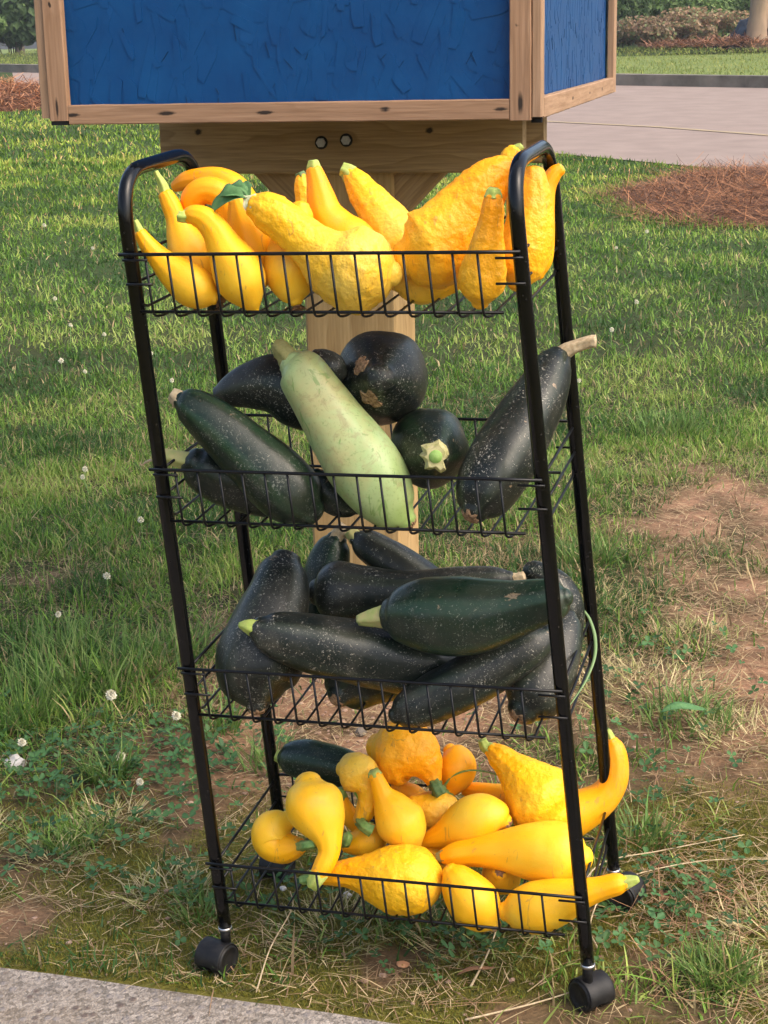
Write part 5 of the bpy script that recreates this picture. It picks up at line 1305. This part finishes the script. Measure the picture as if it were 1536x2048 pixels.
def shrub(x, y, rx, ry, h, seed, pal, label, n=5000, leaf=.07, name='shrub', cat='shrub'):
    r_ = random.Random(seed); z = float(gz(x, y)) + .14
    root = empty(name, (x, y, z)); tag(root, label, cat, 'shrubs beyond the road')
    lobes = [(r_.uniform(-.6, .6) * rx, r_.uniform(-.6, .6) * ry, h * r_.uniform(.35, .62), rx * r_.uniform(.35, .55), ry * .5, h * r_.uniform(.3, .42)) for i in range(8)]
    J = Join()
    for l in lobes:
        V, Fc = tube([(l[0] * .3, l[1] * .3, -.1), (l[0] * .7, l[1] * .7, l[2] * .6), l[:3]], [.018, .012, .006], 5); J.add(V, Fc)
    link('stems', J.mesh('stems', M['bark_dark']), root)
    V, F_, c_ = leaf_cloud(lobes, n, leaf, seed, pal, .28); link('foliage', make_mesh('foliage', V, F_, M['foliage'], False, color=c_), root)
shrub(6.2, 38.4, 1.3, .9, .62, 71, RU, 'rusty brown hedge clump nearest the blue box', 9000, .045); shrub(7.6, 38.9, 1.5, .9, .80, 72, RU, 'rusty brown hedge clump behind the pale trunk', 10000, .045); shrub(9.3, 39.2, 1.5, .9, .95, 73, RU, 'rusty brown hedge clump behind the black sheet', 9000, .045)
shrub(7.2, 40.5, 1.3, .8, 1.25, 74, LT, 'bright yellow green shrub peeking over the rusty hedge'); shrub(9.0, 40.8, 1.3, .8, 1.4, 75, LT, 'bright green shrub behind the pale trunk')
shrub(5.55, 40.2, .8, .8, 1.3, 76, MD, 'round green shrub at the edge of the far lawn'); shrub(4.7, 41.8, .9, .8, 1.9, 77, MD, 'tall green shrub by the box corner')
shrub(-10.2, 44, 1.2, .9, 1.2, 78, LT, 'pale green shrub at the road bend behind the straw heap'); shrub(-11.6, 46, 1.4, 1.0, 2.2, 79, MD, 'large green shrub at the road bend')
for i, (x_, y_, r_, h_, lab) in enumerate([(-14.6, 47.5, 1.7, 2.6, 'dark hedge clump at the bend, behind the pale green shrub'), (-12.4, 48.5, 1.7, 3.0, 'dark hedge clump at the bend, behind the large green shrub'), (-10.0, 49.0, 1.7, 2.7, 'dark hedge clump at the bend next to the box'), (-17.0, 48.0, 1.9, 3.0, 'dark hedge clump at the outer end of the bend'),
    (4.0, 48.5, 1.8, 3.0, 'dark understory clump behind the box corner'), (6.6, 48.0, 1.8, 3.2, 'dark understory clump behind the round small tree'), (9.0, 47.0, 1.8, 2.8, 'dark understory clump behind the rusty hedge'), (11.4, 47.5, 1.8, 3.2, 'dark understory clump behind the bright shrub'), (13.8, 48.0, 1.8, 3.0, 'dark understory clump past the black sheet')]):
    shrub(x_, y_, r_ * 1.25, 1.2, h_, 120 + i, DK if i % 2 else MD, lab, 9000, .13)
# pale trunked tree with mulch and a black sheet over a mound
tx, ty = 7.75, 35.6; tz = float(gz(tx, ty)) + .14
root = empty('crape_tree', (tx, ty, tz)); tag(root, 'pale smooth trunked tree in pine straw beyond the road', 'tree', 'trees beyond the road')
J = Join()
for pts_, rr in (([(0, 0, -.1), (-.02, 0, .3), (.03, .02, .9), (.02, 0, 1.4)], (.27, .20, .19, .21)), ([(.02, 0, 1.25), (-.35, .1, 2.2), (-.8, .2, 3.6)], (.16, .11, .06)), ([(.03, 0, 1.25), (.4, 0, 2.2), (.9, -.2, 3.6)], (.15, .11, .06)), ([(.02, 0, 1.3), (.05, .2, 2.6), (0, .3, 4.0)], (.14, .10, .06))):
    Pc = catmull(pts_, 6); V, Fc = tube(Pc, np.interp(np.linspace(0, 1, len(Pc)), np.linspace(0, 1, len(rr)), rr), 14)
    V = np.array([np.array(v_) + .02 * np.array((noise.noise(Vector(v_) * 4), noise.noise(Vector(v_) * 4 + Vector((5, 0, 0))), 0)) for v_ in V]); J.add(V, Fc)
link('trunk', J.mesh('trunk', M['bark']), root)
V, F_, c_ = leaf_cloud([(-.8, .2, 4.0, 1.2, 1.2, 1.0), (.9, -.2, 4.0, 1.2, 1.2, 1.0), (0, .3, 4.6, 1.4, 1.4, 1.1), (0, 0, 3.7, 1.2, 1.2, .7)], 6000, .07, 91, MD)
link('crown', make_mesh('crown', V, F_, M['foliage'], False, color=c_), root)
nn = 4500; a = rng.random(nn) * 6.283; t = np.sqrt(rng.random(nn)); xs = tx + .3 + 2.5 * t * np.cos(a); ys = ty + .3 + 1.3 * t * np.sin(a)
needles(nn, xs, ys, gz(xs, ys) + .15 + .10 * (1 - t ** 2) + .02 * rng.random(nn), .30, .020, (.36, .17, .09), (.22, .11, .06), 'pine_straw_mulch', 'pine straw mulch round the pale trunk beyond the road')
V = []; Fc = []; ns = 40
for i in range(ns):
    for j in range(ns):
        u, v_ = i / (ns - 1) * 2 - 1, j / (ns - 1) * 2 - 1; q = max(0, 1 - (abs(u) ** 1.6 + abs(v_) ** 1.8))
        V.append((1.75 * u, .9 * v_, -.05 + 1.05 * q ** .8 + .16 * noise.noise(Vector((u * 4, v_ * 3, 2))) + .09 * noise.noise(Vector((u * 10, v_ * 9, 5)))))
for i in range(ns - 1):
    for j in range(ns - 1): Fc.append((i * ns + j, (i + 1) * ns + j, (i + 1) * ns + j + 1, i * ns + j + 1))
tp = link('black_sheet', make_mesh('black_sheet', V, Fc, M['tarp']), None, (8.95, 36.9, float(gz(8.95, 36.9)) + .14))
sm = tp.modifiers.new('thickness', 'SOLIDIFY'); sm.thickness = .01
tag(tp, 'crumpled black sheet over a mound behind the pale trunk', 'tarp')

nn = 40000; u_ = rng.random(nn); seg = rng.random(nn)
xs = -9 + 21 * rng.random(nn); ys = np.interp(xs, fe[:, 0], fe[:, 1]) + .35 + 14 * rng.random(nn) ** 1.3
base = np.stack([xs, ys, plane(xs, ys) + .14], 1); cc = np.where((rng.random(nn) < .6)[:, None], np.array((.19, .24, .05)), np.array((.29, .30, .08))) * rng.normal(1, .2, nn).clip(.5, 1.5)[:, None]
tag(strips('verge_grass', base, rng.random(nn) * 6.283, .03 + .03 * rng.random(nn), .013 + .008 * rng.random(nn), np.abs(rng.normal(.7, .4, nn)), rng.normal(.5, .4, nn), cc, M['blade'], 1, tipw=.3), 'mown grass on the verge across the road', 'grass', kind='stuff')

# ------------------------------------------------------------------ haze over the far trees
J = Join(); J.box((-170, -50, -1.5), (170, 240, 14.5))
hz = link('haze', J.mesh('haze', None, smooth=False)); tag(hz, 'thin pale morning haze over the road and trees', 'haze', kind='stuff')
m = bpy.data.materials.new('haze'); m.use_nodes = True; nt = m.node_tree
nt.nodes.remove(nt.nodes['Principled BSDF'])
pv = nt.nodes.new('ShaderNodeVolumePrincipled'); pv.inputs['Color'].default_value = (.90, .95, 1.0, 1); pv.inputs['Density'].default_value = .0012; pv.inputs['Anisotropy'].default_value = .3
nt.links.new(pv.outputs[0], nt.nodes['Material Output'].inputs['Volume'])
hz.data.materials.append(m)
